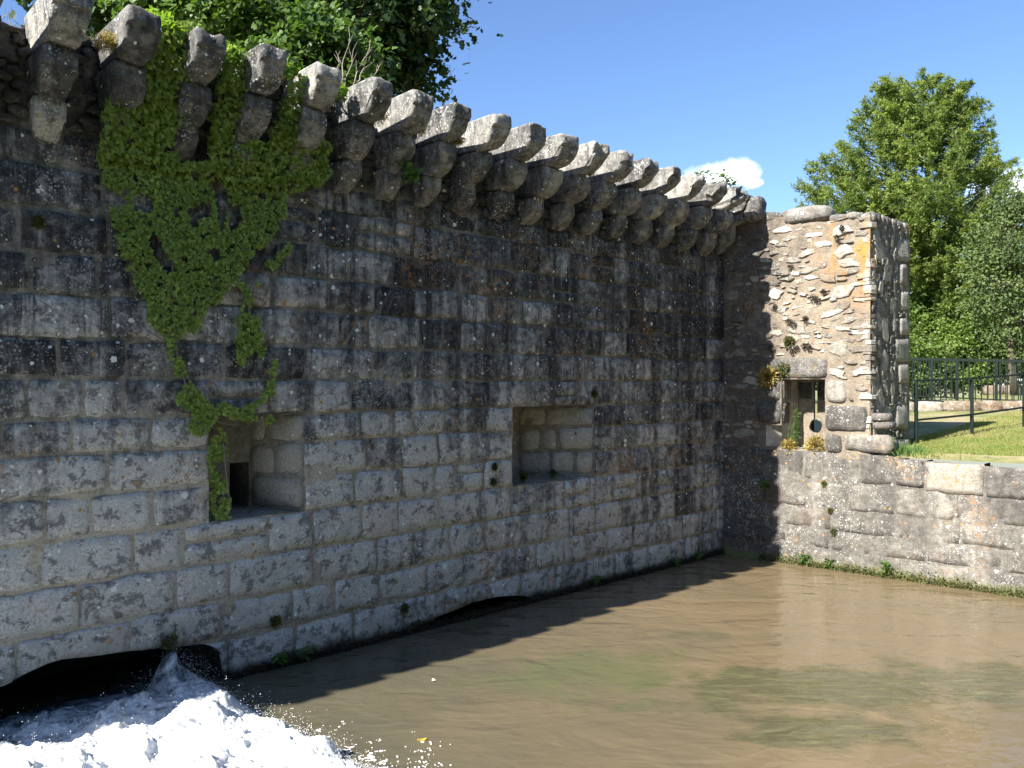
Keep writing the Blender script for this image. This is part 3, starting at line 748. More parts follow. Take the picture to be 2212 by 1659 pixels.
for s, z, r in ((1.62, 4.42, .05), (1.70, 4.38, .04), (1.80, 4.50, .035), (.98, 4.30, .04), (1.22, 4.05, .045), (1.30, 4.0, .05), (1.50, 4.08, .04), (1.28, 3.52+.03, .04), (.92, 3.62, .05), (1.35, 3.60, .04), (1.48, 3.63, .04), (1.56, 3.62, .04), (2.02, 5.35, .04), (2.1, 5.5, .035), (1.25, 4.95, .04)):
    cushion(FR, s, z, r, m_mossd, tower, o=.045, L=.02)
for s, z, r in ((1.13, 4.15-.9, .09), (1.22, 3.72, .06)):
    cushion(FR, s, z, r, m_mossg, tower, n=260, L=.05)

# ---- the low wall right of the tower
random.seed(44)
low = empty('moat_wall', FR.P(4, 0, 0))
tag(low, 'low sunlit grey-brown block wall rising from the water and holding up the lawn', 'wall')
ROWR = [-.25, .30, .62, .97, 1.40, 1.88]
T_END = 9.0
def r_o(s, z): return .002+.012*nz(s*2.2+5, z*2.2, 8)+.008*nz(s*8, z*8, 4)+(.05*max(0, (.14-z))/.14 if z < .14 else 0)
def r_top(t): return 1.905 if t < 2.9 else 1.88+.02*nz(t*2, 0, 0)-max(0, min(.05, (t-2.9)*.04))
V, F = sheet(FR, steps(-.05, T_END, .08), steps(-.4, 1.90, .08), r_o, (), lambda s, z: min(z, r_top(s)-.02) if z > 1.7 else z)
mesh('mortar_core', V, F, m_right, low, (.56, 0, .5, 1))
0 and mesh('wall_top', [FR.P(-.05, 1.87, -.01), FR.P(T_END, 1.80, -.01), FR.P(T_END, 1.80, -.6), FR.P(-.05, 1.87, -.6)], [(0, 3, 2, 1) if False else (0, 1, 2, 3)], m_tow_m, low)
for r in range(len(ROWR)-1):
    s = -.02-random.uniform(0, .3)
    while s < T_END-.3:
        L = random.uniform(.45, 1.05); s1 = s+L; z0, z1 = ROWR[r], ROWR[r+1]
        tone = random.gauss(.62, .10); mt = m_right
        if s < .8: tone += .15  # shadow strip by the corner also toned into the blocks
        if r == 4:
            if s < 3.32 < s1+.25: s1 = 3.33
            elif abs(s-3.33) < .01: s1 = 4.12; tone = .12
            elif s > 4.0: tone -= .15
            z0 = 1.42 if s < 2.9 else 1.36; z1 = r_top(s+.1)+random.uniform(-.02, .015)
        fr = random.uniform(-.001, .006)
        if mt is m_cap: fr = .035
        elif r == 4 and s > 2.6: fr = .03
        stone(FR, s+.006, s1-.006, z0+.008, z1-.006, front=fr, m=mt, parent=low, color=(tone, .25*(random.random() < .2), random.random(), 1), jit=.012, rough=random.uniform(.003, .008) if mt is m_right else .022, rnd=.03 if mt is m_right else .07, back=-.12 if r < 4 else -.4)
        s = s1

# ================================================================= water
g = G('murky_water'); Pn = g.pos()
geo = g.scale(Pn, (1, 1, 1))
warp = g.noise(Pn, 1.4, 4, .6)
sx_ = g.n('ShaderNodeSeparateXYZ'); g.put(Pn, sx_.inputs[0])
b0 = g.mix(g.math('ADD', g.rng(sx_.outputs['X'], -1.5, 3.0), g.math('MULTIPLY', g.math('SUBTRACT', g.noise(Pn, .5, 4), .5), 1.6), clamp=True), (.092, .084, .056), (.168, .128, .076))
# drowned weed, combed by the current
rot = g.n('ShaderNodeMapping'); g.put(Pn, rot.inputs['Vector']); rot.inputs['Rotation'].default_value = (0, 0, math.radians(28)); rot.inputs['Scale'].default_value = (1.2, 7, 1)
strand = g.noise(rot.outputs[0], 2.4, 5, .65, .6)
def blob(x, y, rx, ry, lo=.0):
    q = g.n('ShaderNodeMapping', vector_type='POINT'); g.put(Pn, q.inputs['Vector'])
    q.inputs['Location'].default_value = (-x/rx, -y/ry, 0); q.inputs['Scale'].default_value = (1/rx, 1/ry, 0)
    L = g.n('ShaderNodeVectorMath', operation='LENGTH'); g.put(q.outputs[0], L.inputs[0])
    return g.math('SUBTRACT', 1, g.math('ADD', L.outputs['Value'], g.math('MULTIPLY', g.math('SUBTRACT', warp, .5), 3.0)), clamp=True)
w1 = g.math('MAXIMUM', blob(3.1, 8.15, 2.0, .85), g.math('MAXIMUM', blob(5.0, 8.5, 1.8, .8), blob(2.7, 7.2, 1.0, .5)))
wk = g.rng(w1, .0, .45, 0, 1)
wc = g.mix(g.rng(strand, .42, .62), (.032, .042, .020), (.12, .12, .06))
b1 = g.mix(g.math('MULTIPLY', wk, g.rng(strand, .3, .6, .35, .85)), b0, wc)
w2 = blob(.9, 8.6, 1.3, .9)
b1 = g.mix(g.math('MULTIPLY', g.rng(w2, 0, .6), .55), b1, (.085, .105, .045))
w3 = blob(2.15, 9.9, .45, .22); b1 = g.mix(g.math('MULTIPLY', g.rng(w3, 0, .5), .5), b1, (.07, .08, .045))
rm = g.n('ShaderNodeMapping'); g.put(Pn, rm.inputs['Vector']); rm.inputs['Rotation'].default_value = (0, 0, math.radians(-8)); rm.inputs['Scale'].default_value = (1, 1.7, 1)
h1 = g.noise(rm.outputs[0], 1.1, 2, .45, .8); h2 = g.noise(rm.outputs[0], 3.4, 3, .5, .9); h3 = g.noise(Pn, 14, 3, .5)
hh = g.math('ADD', g.math('MULTIPLY', h1, 1.0), g.math('ADD', g.math('MULTIPLY', h2, .30), g.math('MULTIPLY', h3, .03)))
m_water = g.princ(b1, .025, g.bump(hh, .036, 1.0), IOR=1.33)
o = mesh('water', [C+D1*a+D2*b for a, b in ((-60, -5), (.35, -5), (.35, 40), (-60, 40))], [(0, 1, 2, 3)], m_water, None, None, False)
bmx = bmesh.new(); bmx.from_mesh(o.data)
for f in bmx.faces:
    f.normal_update()
    if f.normal.z < 0: f.normal_flip()
bmesh.ops.triangulate(bmx, faces=bmx.faces); bmx.to_mesh(o.data); bmx.free()
tag(o, 'murky brown moat water with drowned green weed', kind='structure')

# ---- foam gushing out of the left tunnel
g = G('white_water'); Pn = g.pos()
f1 = g.noise(Pn, 9, 6, .7, .4); f2 = g.noise(Pn, 40, 4, .7)
f3 = g.noise(Pn, 26, 6, .75, .5); cc = g.mix(g.rng(g.math('MULTIPLY_ADD', f3, .6, f1), .60, .92), (.58, .61, .63), (.90, .92, .93))
vo = g.n('ShaderNodeVectorMath', operation='DOT_PRODUCT'); g.put(Pn, vo.inputs[0]); vo.inputs[1].default_value = tuple(N1)
od = g.math('SUBTRACT', vo.outputs['Value'], C.dot(N1))
air = g.math('ADD', g.rng(od, -.6, 1.5), g.math('MULTIPLY', g.math('SUBTRACT', g.noise(Pn, 6, 7, .75, .6), .5), 2.6))
cc = g.mix(g.rng(air, .15, .75), (.055, .07, .085), cc)
m_foam = g.princ(cc, .35, g.bump(g.math('MULTIPLY_ADD', f2, .6, g.math('MULTIPLY_ADD', f3, .8, f1)), .035, .55), IOR=1.33)
def foam_h(s, o):
    # a mound pouring from the arch, widest away from the wall
    edge = 9.38+.10*nz(s*0+2, o*1.7, 0)+.10*nz(3, o*5, 1)-.10*max(0, o-1.2)
    a = (s-edge)/.38
    inner = 1/(1+math.exp(-(a*5-1.2)))
    far = 1 if s < 10.4 else max(0, 1-(s-10.4)/2.6*.3)
    rise = math.exp(-((o-1.3)/1.4)**2)*.15+.11
    plume = .30*math.exp(-((s-9.72)/.10)**2-((o-.02)/.16)**2)+.14*math.exp(-((s-9.50)/.28)**2-((o-.25)/.35)**2)
    bb = .15*nz(s*2.0, o*2.0, 0)+.09*nz(s*4.6, o*4.6, 2)+.034*nz(s*10, o*10, 3)+.020*abs(nz(s*19, o*19, 3))*2+.012*nz(s*42, o*42, 8)
    back = max(.08, min(1, .28+(o+.3)*.7)) if s > 9.9 else max(.2, min(1, .6+(o+.1)*.8))
    if inner < .3: return -.06
    return ((rise+bb)*far*back)*inner-.05*(1-inner)-.012+plume*inner
ns, no = 300, 300
V = np.zeros(((ns+1)*(no+1), 3)); idx = 0; hs = []
for j in range(no+1):
    oo = -1.0+5.2*j/no
    for i in range(ns+1):
        ss = 8.7+4.1*i/ns; h = foam_h(ss, oo)
        px = .03*nz(ss*8, oo*8, 9); py = .03*nz(ss*8, oo*8, 19)
        p = FM.P(ss+px, h, oo+py); V[idx] = p; hs.append((ss, oo, h)); idx += 1
a = np.arange((ns+1)*(no+1)).reshape(no+1, ns+1)
F = np.stack([a[:-1, :-1], a[1:, :-1], a[1:, 1:], a[:-1, 1:]], -1).reshape(-1, 4)
zz = V[F][:, :, 2].max(1); F = F[zz > -.015]
foam = npmesh('foaming_water', V, F, m_foam, None, True)
tag(foam, 'white foaming water gushing out of the arched culvert at lower left', kind='stuff')
# froth and spray: tiny blobs on and above the surface
ico = bmesh.new(); bmesh.ops.create_icosphere(ico, subdivisions=1, radius=1); iv = np.array([v.co for v in ico.verts]); if_ = np.array([[v.index for v in f.verts] for f in ico.faces]); ico.free()
def blobs(name, C_, R, m, parent=None, squash=None):
    k = len(C_); sc = R[:, None, None]*(1 if squash is None else squash[:, None, :])
    V = (C_[:, None, :]+iv[None]*sc).reshape(-1, 3)
    F = (if_[None]+(np.arange(k)*len(iv))[:, None, None]).reshape(-1, 3)
    return npmesh(name, V, F, m, parent, True)
pts = []; rad = []
random.seed(3)
while len(pts) < 3500:
    s, o_ = random.uniform(9.15, 12.6), random.uniform(-.3, 4.0)
    h = foam_h(s, o_)
    if h < .0: continue
    pts.append(FM.P(s, h+random.uniform(-.004, .006), o_)); rad.append(random.uniform(.002, .007))
for _ in range(5200):
    o_ = random.uniform(.1, 4); s = 9.38+.10*nz(2, o_*1.7, 0)+.10*nz(3, o_*5, 1)-.10*max(0, o_-1.2)+random.gauss(.02, .05)
    pts.append(FM.P(s, max(.0, foam_h(s, o_))+abs(random.gauss(0, .025)), o_)); rad.append(random.uniform(.001, .004))
for _ in range(3000):
    if random.random() < .45: s, o_ = random.gauss(9.7, .2), random.gauss(.15, .2); up = abs(random.gauss(0, .12))
    else: s, o_ = random.uniform(9.1, 12), random.uniform(.1, 3.5); up = abs(random.gauss(0, .09))
    if o_ < -.1: continue
    pts.append(FM.P(s, max(0, foam_h(s, o_))+up, o_)); rad.append(random.uniform(.0015, .0045))
o = blobs('spray', np.array([tuple(p) for p in pts]), np.array(rad), m_foam); tag(o, 'fine white droplets thrown up over the foam at the culvert', kind='stuff')
# froth flecks drifting away
g = G('froth'); m_froth = g.princ((.8, .78, .72), .5)
pts = []; rad = []
for _ in range(260):
    s, o_ = random.gauss(9.12, .10), random.uniform(.6, 3.6)
    pts.append(FM.P(s, .002, o_)); rad.append(random.uniform(.002, .009))
while len(pts) < 2300:
    o_ = random.uniform(1.7, 3.6); s = random.uniform(8.75, 9.45)
    if nz(s*6, o_*6, 4)+.5*nz(s*17, o_*17, 1)+(s-9.15)*1.1 > .16 and abs(nz(s*14, o_*14, 8)) < .2:
        pts.append(FM.P(s, .002, o_)); rad.append(random.uniform(.004, .011))
for _ in range(90):
    c = random.choice(((8.95, 2.9), (8.80, 3.0), (8.6, 2.55), (8.75, 2.7)))
    pts.append(FM.P(random.gauss(c[0], .06), .004, random.gauss(c[1], .10))); rad.append(random.uniform(.003, .015))
sq = np.tile(np.array([[1, 1, .2]]), (len(pts), 1)); o = blobs('froth_flecks', np.array([tuple(p) for p in pts]), np.array(rad), m_froth, None, sq)
tag(o, 'scattered froth flecks drifting beside the white water', kind='stuff')
def float_leaf(x, y, L, W, yaw, m, label):
    V = []; n = 10
    for i in range(n):
        t = 2*math.pi*i/n; a, b = math.cos(t)*L, math.sin(t)*W*(1-.25*math.cos(t))
        V.append((x+a*math.cos(yaw)-b*math.sin(yaw), y+a*math.sin(yaw)+b*math.cos(yaw), .008+.006*math.cos(2*t)))
    V.append((x, y, .006)); F = [(i, (i+1) % n, n) for i in range(n)]
    tag(mesh('floating_leaf', V, F, m, None, None, False), label, 'leaf')
m_pale = plain('pale_leaf', (.62, .55, .40), .6)
float_leaf(-.79, 8.38, .040, .022, 1.9, m_pale, 'pale oval leaf floating alone in the middle of the water')
float_leaf(-.76, 6.98, .045, .028, .4, m_yellow, 'yellow leaf floating among froth flecks near the bottom edge')

# ================================================================= ground
g = G('lawn'); Pn = g.pos()
n1_ = g.noise(Pn, .7, 5, .6); n2_ = g.noise(Pn, 9, 5, .7)
cc = g.ramp(n1_, [(.32, (.12, .15, .04)), (.46, (.19, .20, .065)), (.58, (.30, .26, .13)), (.70, (.36, .30, .19))])
cc = g.mix(1, cc, g.ramp(n2_, [(.3, (.6, .6, .6)), (.7, (1.25, 1.25, 1.2))]), 'MULTIPLY')
m_lawn = g.princ(cc, .95, g.bump(n2_, .03, .7))
def ground_z(x, y):
    d = (Vector((x, y, 0))-C)
    t = d.dot(D2); a = d.dot(D1)
    r = 1.838+.05*max(0, min(1, a/.8))+.012*max(0, min(10, t-2.5))*min(1, max(0, a))
    z = r+max(0, min(8, a-.5))*.062
    z += .25*max(0, min(1, (a-9)/12))
    z += .015*nz(x*.9, y*.9, 0)+.01*nz(x*3, y*3, 0)
    if t < 0: z = z*(1-min(1, -t/3))+1.9*min(1, -t/3)
    return z
def gline(lim, near): # denser near the walls
    L = [0.]; x = 0; st = .35
    while x < lim: x += st; L.append(x); st *= 1.12 if x > near else 1.0
    return L
def patch(As, Bs):
    V = []; F = []
    for b in Bs:
        for a in As:
            p = C+D1*a+D2*b; V.append((p.x, p.y, ground_z(p.x, p.y)))
    n = len(As)
    for j in range(len(Bs)-1):
        for i in range(n-1): F.append((j*n+i, (j+1)*n+i, (j+1)*n+i+1, j*n+i+1))
    return V, F
mb = MB()
Ap = [.04]+[x+.12 for x in gline(900, 14)[1:]]
Bm = [-x-.6 for x in gline(900, 4)][::-1]
Bp = Bm[:-1]+[-.6]+[x-.6 for x in gline(900, 12)[1:]]
mb.add(*patch(Ap, Bp))
Am = [-x+.12 for x in gline(900, 16)][::-1]
mb.add(*patch(Am, [-1400, -600, -250, -100, -50, -25, -12, -6, -3, -1.38]))
o = mb.build('ground', m_lawn, None, True)
bmx = bmesh.new(); bmx.from_mesh(o.data); bmesh.ops.remove_doubles(bmx, verts=bmx.verts, dist=.001)
for f in bmx.faces:
    f.normal_update()
    if f.normal.z < 0: f.normal_flip()
bmx.to_mesh(o.data); bmx.free(); o['kind'] = 'structure'; o['label'] = 'patchy sunlit lawn behind the low wall'
# grass blades
m_grass = leaf_mat('grass_blade', (.15, .21, .045), (.26, .29, .08), (.33, .30, .13), .3, .7, .8)
pts = []
while len(pts) < 60000:
    a, b = random.uniform(.15, 1)**1.6*12, random.uniform(2.3, 9)
    p = C+D1*a+D2*b
    if p.y <= 0: continue
    u = 1106+1790*p.x/p.y
    if not 1940 < u < 2330: continue
    pts.append((p.x, p.y, ground_z(p.x, p.y)))
pts = np.array(pts); k = len(pts); L = rng.uniform(.015, .045, k)[:, None]; th = rng.uniform(0, 6.28, k)
B = np.stack([np.cos(th), np.sin(th), np.zeros(k)], 1)*.006; lean = rng.normal(0, .4, (k, 3)); lean[:, 2] = 1
V = np.stack([pts-B, pts+B, pts+lean*L], 1).reshape(-1, 3)
o = npmesh('grass', V, np.arange(3*k).reshape(-1, 3), m_grass); tag(o, 'short sunlit lawn grass beyond the low wall', kind='stuff')

# ================================================================= railings
def railing(A, B, zA, zB, za, zb, gnd, posts, step, label, group):
    A = Vector(A); B = Vector(B); d = (B-A); L = d.length; u = d.normalized(); w = Vector((u.y, -u.x, 0))
    r = empty('railing', (A.x, A.y, gnd(A.x, A.y))); tag(r, label, 'railing', group)
    def zt(t): return zA+(zB-zA)*t/L
    def zl(t): return za+(zb-za)*t/L
    for f, hh, nm in ((zt, .032, 'top_rail'), (zl, .016, 'bottom_rail')):
        p, q = A+Z*f(0), B+Z*f(L); c = (p+q)/2; ax = (q-p)/2
        MB().box(c, ax, w*.024, Z*hh).build(nm, m_iron, r)
    for t in posts:
        p = A+u*t; zb_ = gnd(p.x, p.y)-.05; z1 = zt(t)-.033
        MB().box(p+Z*(zb_+z1)/2, u*.032, w*.032, Z*(z1-zb_)/2).build('post', m_iron, r)
    t = step*.5; me = None
    while t < L:
        if all(abs(t-q) > .05 for q in posts):
            p = A+u*t; z0, z1 = zl(t)+.017, zt(t)-.033
            MB().box(p+Z*(z0+z1)/2, u*.011, w*.011, Z*(z1-z0)/2).build('baluster', m_iron, r)
        t += step
    return r
def ray(u, Y): return ((u-1106)/1790*Y, Y, 0)
Au, Bu = Vector(ray(1930, 20.8)), Vector(ray(2290, 18.7))
railing(Au, Bu, 3.64, 3.50, 2.63, 2.455, ground_z, [1.42, 3.1], .125, 'near one of two parallel dark green bar railings behind the tower', 'green railings on the lawn')
A2, B2 = Au+Vector((.6, 1.25, 0)), Bu+Vector((.6, 1.35, 0))
railing(A2, B2, 3.67, 3.54, 2.70, 2.57, ground_z, [.9, 2.35], .14, 'far one of two parallel dark green bar railings, nearest the trees', 'green railings on the lawn')
# handrail with slim square posts
hp = [(6.83, 14.0), (8.27, 14.9), (9.64, 15.6), (11.1, 16.4)]
hr = empty('handrail', (hp[0][0], hp[0][1], 1.87)); tag(hr, 'dark iron handrail on slim posts running from the tower across the lawn', 'handrail')
tops = [3.035, 3.08, 3.165, 3.26]; mids = [2.39, 2.45, 2.56, 2.64]
for (x, y), zt_ in zip(hp, tops):
    gz = ground_z(x, y)-.06; MB().box((x, y, (gz+zt_)/2), D1*.024, D2*.024, Z*(zt_-gz)/2).build('post', m_iron, hr)
for zs_, nm in ((tops, 'hand_rail'), (mids, 'middle_rail')):
    for i in range(3):
        a = Vector((*hp[i], zs_[i])); b = Vector((*hp[i+1], zs_[i+1])); d = (b-a).normalized()
        if nm == 'hand_rail': a += Z*.018; b += Z*.018
        MB().box((a+b)/2, (b-a)/2, Vector((d.y, -d.x, 0))*.018, Z*.016).build(nm, m_iron, hr)
# low mossy kerb under the railing, and a far low wall
def low_wall(A, B, h, w, label, seed, m, tones):
    A = Vector(A); B = Vector(B); u = (B-A).normalized(); L = (B-A).length; r = empty('low_wall', (A.x, A.y, ground_z(A.x, A.y)))
    tag(r, label, 'low wall'); random.seed(seed); t = 0
    while t < L:
        l = random.uniform(.35, .8); p = A+u*(t+l/2); gz = ground_z(p.x, p.y)
        boulder((p.x, p.y, gz+h/2-.03), l/2*1.04, w/2, h/2+.02, math.atan2(u.y, u.x)+random.uniform(-.03, .03), m, r, (random.choice(tones), random.choice((.7, .8, .95)), .5, 1), name='stone', flat=.18); t += l
low_wall(Au+Vector((-.6, -.45, 0)), Bu+Vector((.4, -.45, 0)), .24, .4, 'low mossy line of stones along the foot of the near railing', 4, m_tow_s, (.1, .5, .7))
low_wall((17.2, 30.2, 0), (20, 29.5, 0), .34, .5, 'distant low pale stone wall in front of the trees at right', 5, m_right, (.5, .8))

# ================================================================= foliage
def leaves(name, C_, A, Nn, L, W, tmpl, m, parent=None, kind=None):
    """C centres, A axis, Nn normal (k,3); tmpl (verts (a,b,c), faces)"""
    A = A/np.linalg.norm(A, axis=1)[:, None]; B = np.cross(Nn, A); B /= np.linalg.norm(B, axis=1)[:, None]+1e-9; N_ = np.cross(A, B)
    tv = np.array(tmpl[0]); k = len(C_)
    V = C_[:, None]+A[:, None]*(tv[None, :, 0:1]*L[:, None, None])+B[:, None]*(tv[None, :, 1:2]*W[:, None, None])+N_[:, None]*(tv[None, :, 2:3]*L[:, None, None])
    tf = np.array(tmpl[1]); F = (tf[None]+(np.arange(k)*len(tv))[:, None, None]).reshape(-1, tf.shape[1])
    o = npmesh(name, V.reshape(-1, 3), F, m, parent)
    if kind: o['kind'] = kind
    return o
T_RHOMB = ([(0, 0, 0), (.45, .5, .06), (1, 0, -.05), (.45, -.5, .06)], [(0, 1, 2, 3)])
T_NEED = ([(0, -.2, 0), (0, .2, 0), (1, 0, 0)], [(0, 1, 2)])
T_MAPLE = ([(0, 0, 0), (.15, .5, .03), (.5, .25, 0), (.62, .5, .0), (1, 0, -.08), (.62, -.5, 0), (.5, -.25, 0), (.15, -.5, .03)], [(0, 1, 2, 2), (0, 2, 4, 6), (2, 3, 4, 4), (4, 5, 6, 6), (0, 6, 7, 7)])
T_MAPLE = (T_MAPLE[0], [(0, 1, 2), (0, 2, 4), (2, 3, 4), (4, 5, 6), (0, 4, 6), (0, 6, 7)])
T_IVY = ([(0, 0, 0), (-.12, .30, .02), (.12, .55, .03), (.38, .30, .02), (1, 0, -.10), (.38, -.30, .02), (.12, -.55, .03), (-.12, -.30, .02)], [(0, 1, 2), (0, 2, 3), (0, 3, 4), (0, 4, 5), (0, 5, 6), (0, 6, 7)])
def unit(n): g_ = rng.normal(size=(n, 3)); return g_/np.linalg.norm(g_, axis=1)[:, None]
def branch(mb, a, b, r0, r1, sag=0, n=5, jit=.1):
    a = Vector(a); b = Vector(b); P_ = []
    L = (b-a).length
    for i in range(n+1):
        t = i/n; p = a.lerp(b, t)+Z*sag*math.sin(math.pi*t)
        if 0 < i < n: p += Vector((random.uniform(-1, 1), random.uniform(-1, 1), random.uniform(-1, 1)))*jit*L*.12
        P_.append(p)
    mb.tube(P_, r0, r1, 5); return P_
def broad_tree(name, base, height, lobes, nclump, nleaf, L, m, label, cat='tree', group=None, clump_r=.55, tmpl=T_RHOMB, tr=.25, inner=.45, trunk_m=m_bark):
    """lobes: list of (x,y,z,rx,ry,rz)"""
    t = empty(name, base); tag(t, label, cat, group)
    bx, by, bz = base; mb = MB(); 
    vol = np.array([l[3]*l[4]*l[5] for l in lobes]); pr = vol**.67/np.sum(vol**.67)
    cz = min(l[2]-l[5]*.5 for l in lobes)
    top = Vector((np.mean([l[0] for l in lobes]), np.mean([l[1] for l in lobes]), max(l[2] for l in lobes)))
    spine = branch(mb, base, top, tr, tr*.25, 0, 8, .35)
    tb = mb.build('trunk', trunk_m, t, True); mb = MB(); CC = []
    ch = rng.choice(len(lobes), nclump, p=pr)
    for li in ch:
        l = lobes[li]; g_ = rng.normal(size=3); g_ /= np.linalg.norm(g_); r = rng.uniform(inner, 1)**.6
        c = np.array(l[:3])+g_*r*np.array(l[3:6]); CC.append(c)
    CC = np.array(CC)
    for li, l in enumerate(lobes):
        lc = Vector(l[:3]); st = min(spine, key=lambda q: (q-lc).length+max(0, q.z-lc.z)*2)
        branch(mb, st, lc, tr*.35, tr*.12, .2, 5, .4)
        sel = [c for c, q in zip(CC, ch) if q == li]
        for c in sel[:max(6, int(len(sel)*.25))]: branch(mb, lc, Vector(c), tr*.10, .012, .1, 4, .5)
    mb.build('branches', trunk_m, t, True)
    rep = rng.poisson(nleaf, nclump)+1; idx = np.repeat(np.arange(nclump), rep); k = len(idx)
    cr = clump_r*rng.uniform(.6, 1.3, nclump)
    off = rng.normal(size=(k, 3))*.5*cr[idx][:, None]*np.array([1, 1, .6])
    P0 = CC[idx]+off
    A = off/ (np.linalg.norm(off, axis=1)[:, None]+1e-6)*.8+unit(k)*.8+np.array([0, 0, -.35]); Nn = unit(k)*.8+np.array([-.25, -.35, .9])
    LL = L*rng.uniform(.6, 1.25, k)
    o = leaves('crown', P0, A, Nn, LL, LL*.8, tmpl, m, t)
    return t
print('trees')
random.seed(9)
# big dark tree behind the wall, upper left
def wl(u, v, Y): return ((u-1106)/1790*Y, Y, 3-(v-829.5)/1790*Y)
def lobe(u, v, Y, rx, rz, ry=None): x, y, z = wl(u, v, Y); return (x, y, z, rx, ry or rx, rz)
Lb = [lobe(250, -80, 21, 2.6, 2.2), lobe(420, -60, 21, 2.4, 2.6), lobe(620, -60, 22, 2.6, 2.8), lobe(800, -90, 22, 2.2, 2.4), lobe(780, 60, 21, 1.9, 1.7), lobe(880, 70, 22, 1.1, 1.3), lobe(860, 150, 22, .95, .75),
      lobe(700, 60, 22, 2.0, 2.0), lobe(560, 60, 22, 2.0, 1.8), lobe(925, -20, 22, .9, .7), lobe(975, 15, 22, .5, .25), lobe(985, 60, 22, .25, .25), lobe(925, 90, 22, .5, .7), lobe(900, 190, 22, .45, .3), lobe(330, 40, 22, 2.0, 1.5), lobe(500, -250, 22, 4, 2.6), lobe(760, -230, 22, 3, 2.2), lobe(150, -150, 22, 2.2, 2)]
broad_tree('plane_tree', (-6.2, 22, 1.9), 14, Lb, 900, 62, .20, m_tree, 'tall dark green broadleaf tree rising behind the corbels at upper left', clump_r=.62, tmpl=T_MAPLE, tr=.4, inner=.3)
Lb = [lobe(690, 90, 14.5, .85, .55), lobe(640, 130, 14.3, .7, .35), lobe(760, 130, 14.5, .45, .4), lobe(560, 60, 14.5, .7, .5), lobe(480, 20, 14.5, .9, .5), lobe(400, -10, 14.5, .9, .5), lobe(780, 190, 14.5, .4, .3), lobe(600, 170, 14, .9, .3), lobe(330, 20, 14.5, .7, .5)]
broad_tree('maple_tree', (-3.9, 14.8, 1.9), 8, Lb, 230, 52, .125, m_maple, 'lighter green young maple with sunlit leaves just behind the wall', clump_r=.35, tmpl=T_MAPLE, tr=.10, inner=.3)
# bare pale twigs sticking up on the wall top
tw = MB(); tw2 = None
for (u, v), (u2, v2) in (((735, 190), (753, 60)), ((745, 190), (772, 90)), ((760, 195), (800, 85)), ((770, 180), (800, 120)), ((805, 170), (828, 130)), ((725, 190), (735, 110))):
    a = Vector(wl(u, v, 9.6)); b = Vector(wl(u2, v2, 9.7)); pp = branch(tw, a, b, .008, .002, 0, 6, .35)
    for q in (2, 3, 4): branch(tw, pp[q], pp[q]+(b-a)*.25+Vector((random.uniform(-.1, .1), 0, 0)), .004, .001, 0, 3)
o = tw.build('bare_shrub', m_twig, None, True); tag(o, 'bare pale twigs of a dead shrub standing on the wall top', 'shrub')

# feathery conifer on the right
def feather_tree(base, tips, label, m, Y, L=.10, nper=330, plume=.62, name='cypress_tree', seed=1):
    random.seed(seed)
    t = empty(name, base); tag(t, label, 'tree'); mb = MB(); b = Vector(base); top = max((Vector(q) for q in tips), key=lambda q: q.z)
    spine = branch(mb, b, top, .32, .03, 0, 14, .08); mb.build('trunk', m_bark, t, True); mb = MB()
    C_ = []; A_ = []
    for tp in tips:
        tp = Vector(tp); st = min(spine, key=lambda q: abs(q.z-(tp.z-(tp-q).length*.25))); pp = branch(mb, st, tp, .05, .008, -.1, 6, .25)
        ax = (tp-st).normalized(); ln = min(1.0, (tp-st).length*.5)+.45
        n = int(nper*random.uniform(.7, 1.3)); up = (ax+Vector((0, 0, .55))).normalized()
        # sprays: secondary twigs along the outer part, with needles round them
        for s_ in range(26):
            q = random.random(); org = tp-up*ln*(1-q)
            sd_ = Vector((random.gauss(0, 1), random.gauss(0, 1), random.gauss(.1, .6))).normalized(); sl = plume*(1.1-q*.8)*random.uniform(.5, 1.1)
            tw_ = (sd_*.8+up*.7).normalized()
            for e in range(n//26):
                f = random.random(); p = org+tw_*sl*f+Vector((random.gauss(0, .03), random.gauss(0, .03), random.gauss(0, .03)-.05*f))
                C_.append(p); A_.append(tw_*.6+Vector((random.gauss(0, .7), random.gauss(0, .7), random.gauss(0, .6))))
    mb.build('branches', m_bark, t, True)
    C_ = np.array([tuple(p) for p in C_]); A_ = np.array([tuple(p) for p in A_]); k = len(C_)
    LL = L*rng.uniform(.6, 1.4, k); leaves('crown', C_, A_, unit(k)+np.array([-.3, -.4, .8]), LL, LL*.30, T_RHOMB, m, t)
    return t
YC = 35.
def outline(v):   # left and right edge of the crown at image height v
    Lf = np.interp(v, [128, 170, 215, 300, 335, 400, 440, 560, 700, 800], [1980, 1885, 1850, 1800, 1750, 1712, 1705, 1790, 1830, 1850])
    Rt = np.interp(v, [128, 170, 215, 300, 335, 400, 440, 560, 700, 800], [2000, 2115, 2140, 2165, 2190, 2235, 2270, 2280, 2260, 2200])
    return Lf, Rt
tips = []
random.seed(12)
for (u, v) in ((1990, 140), (1960, 165), (2030, 150), (1930, 180), (2082, 172), (1900, 190), (2105, 200), (2112, 235), (1862, 225), (1835, 275), (1812, 300), (2150, 275), (1775, 325), (1748, 340), (1728, 380), (1715, 420), (2160, 320), (2185, 360), (2195, 330), (1800, 350), (2175, 400)):
    x, y, z = wl(u, v+14, YC+random.uniform(-1.5, 1.5)); tips.append((x, y, z))
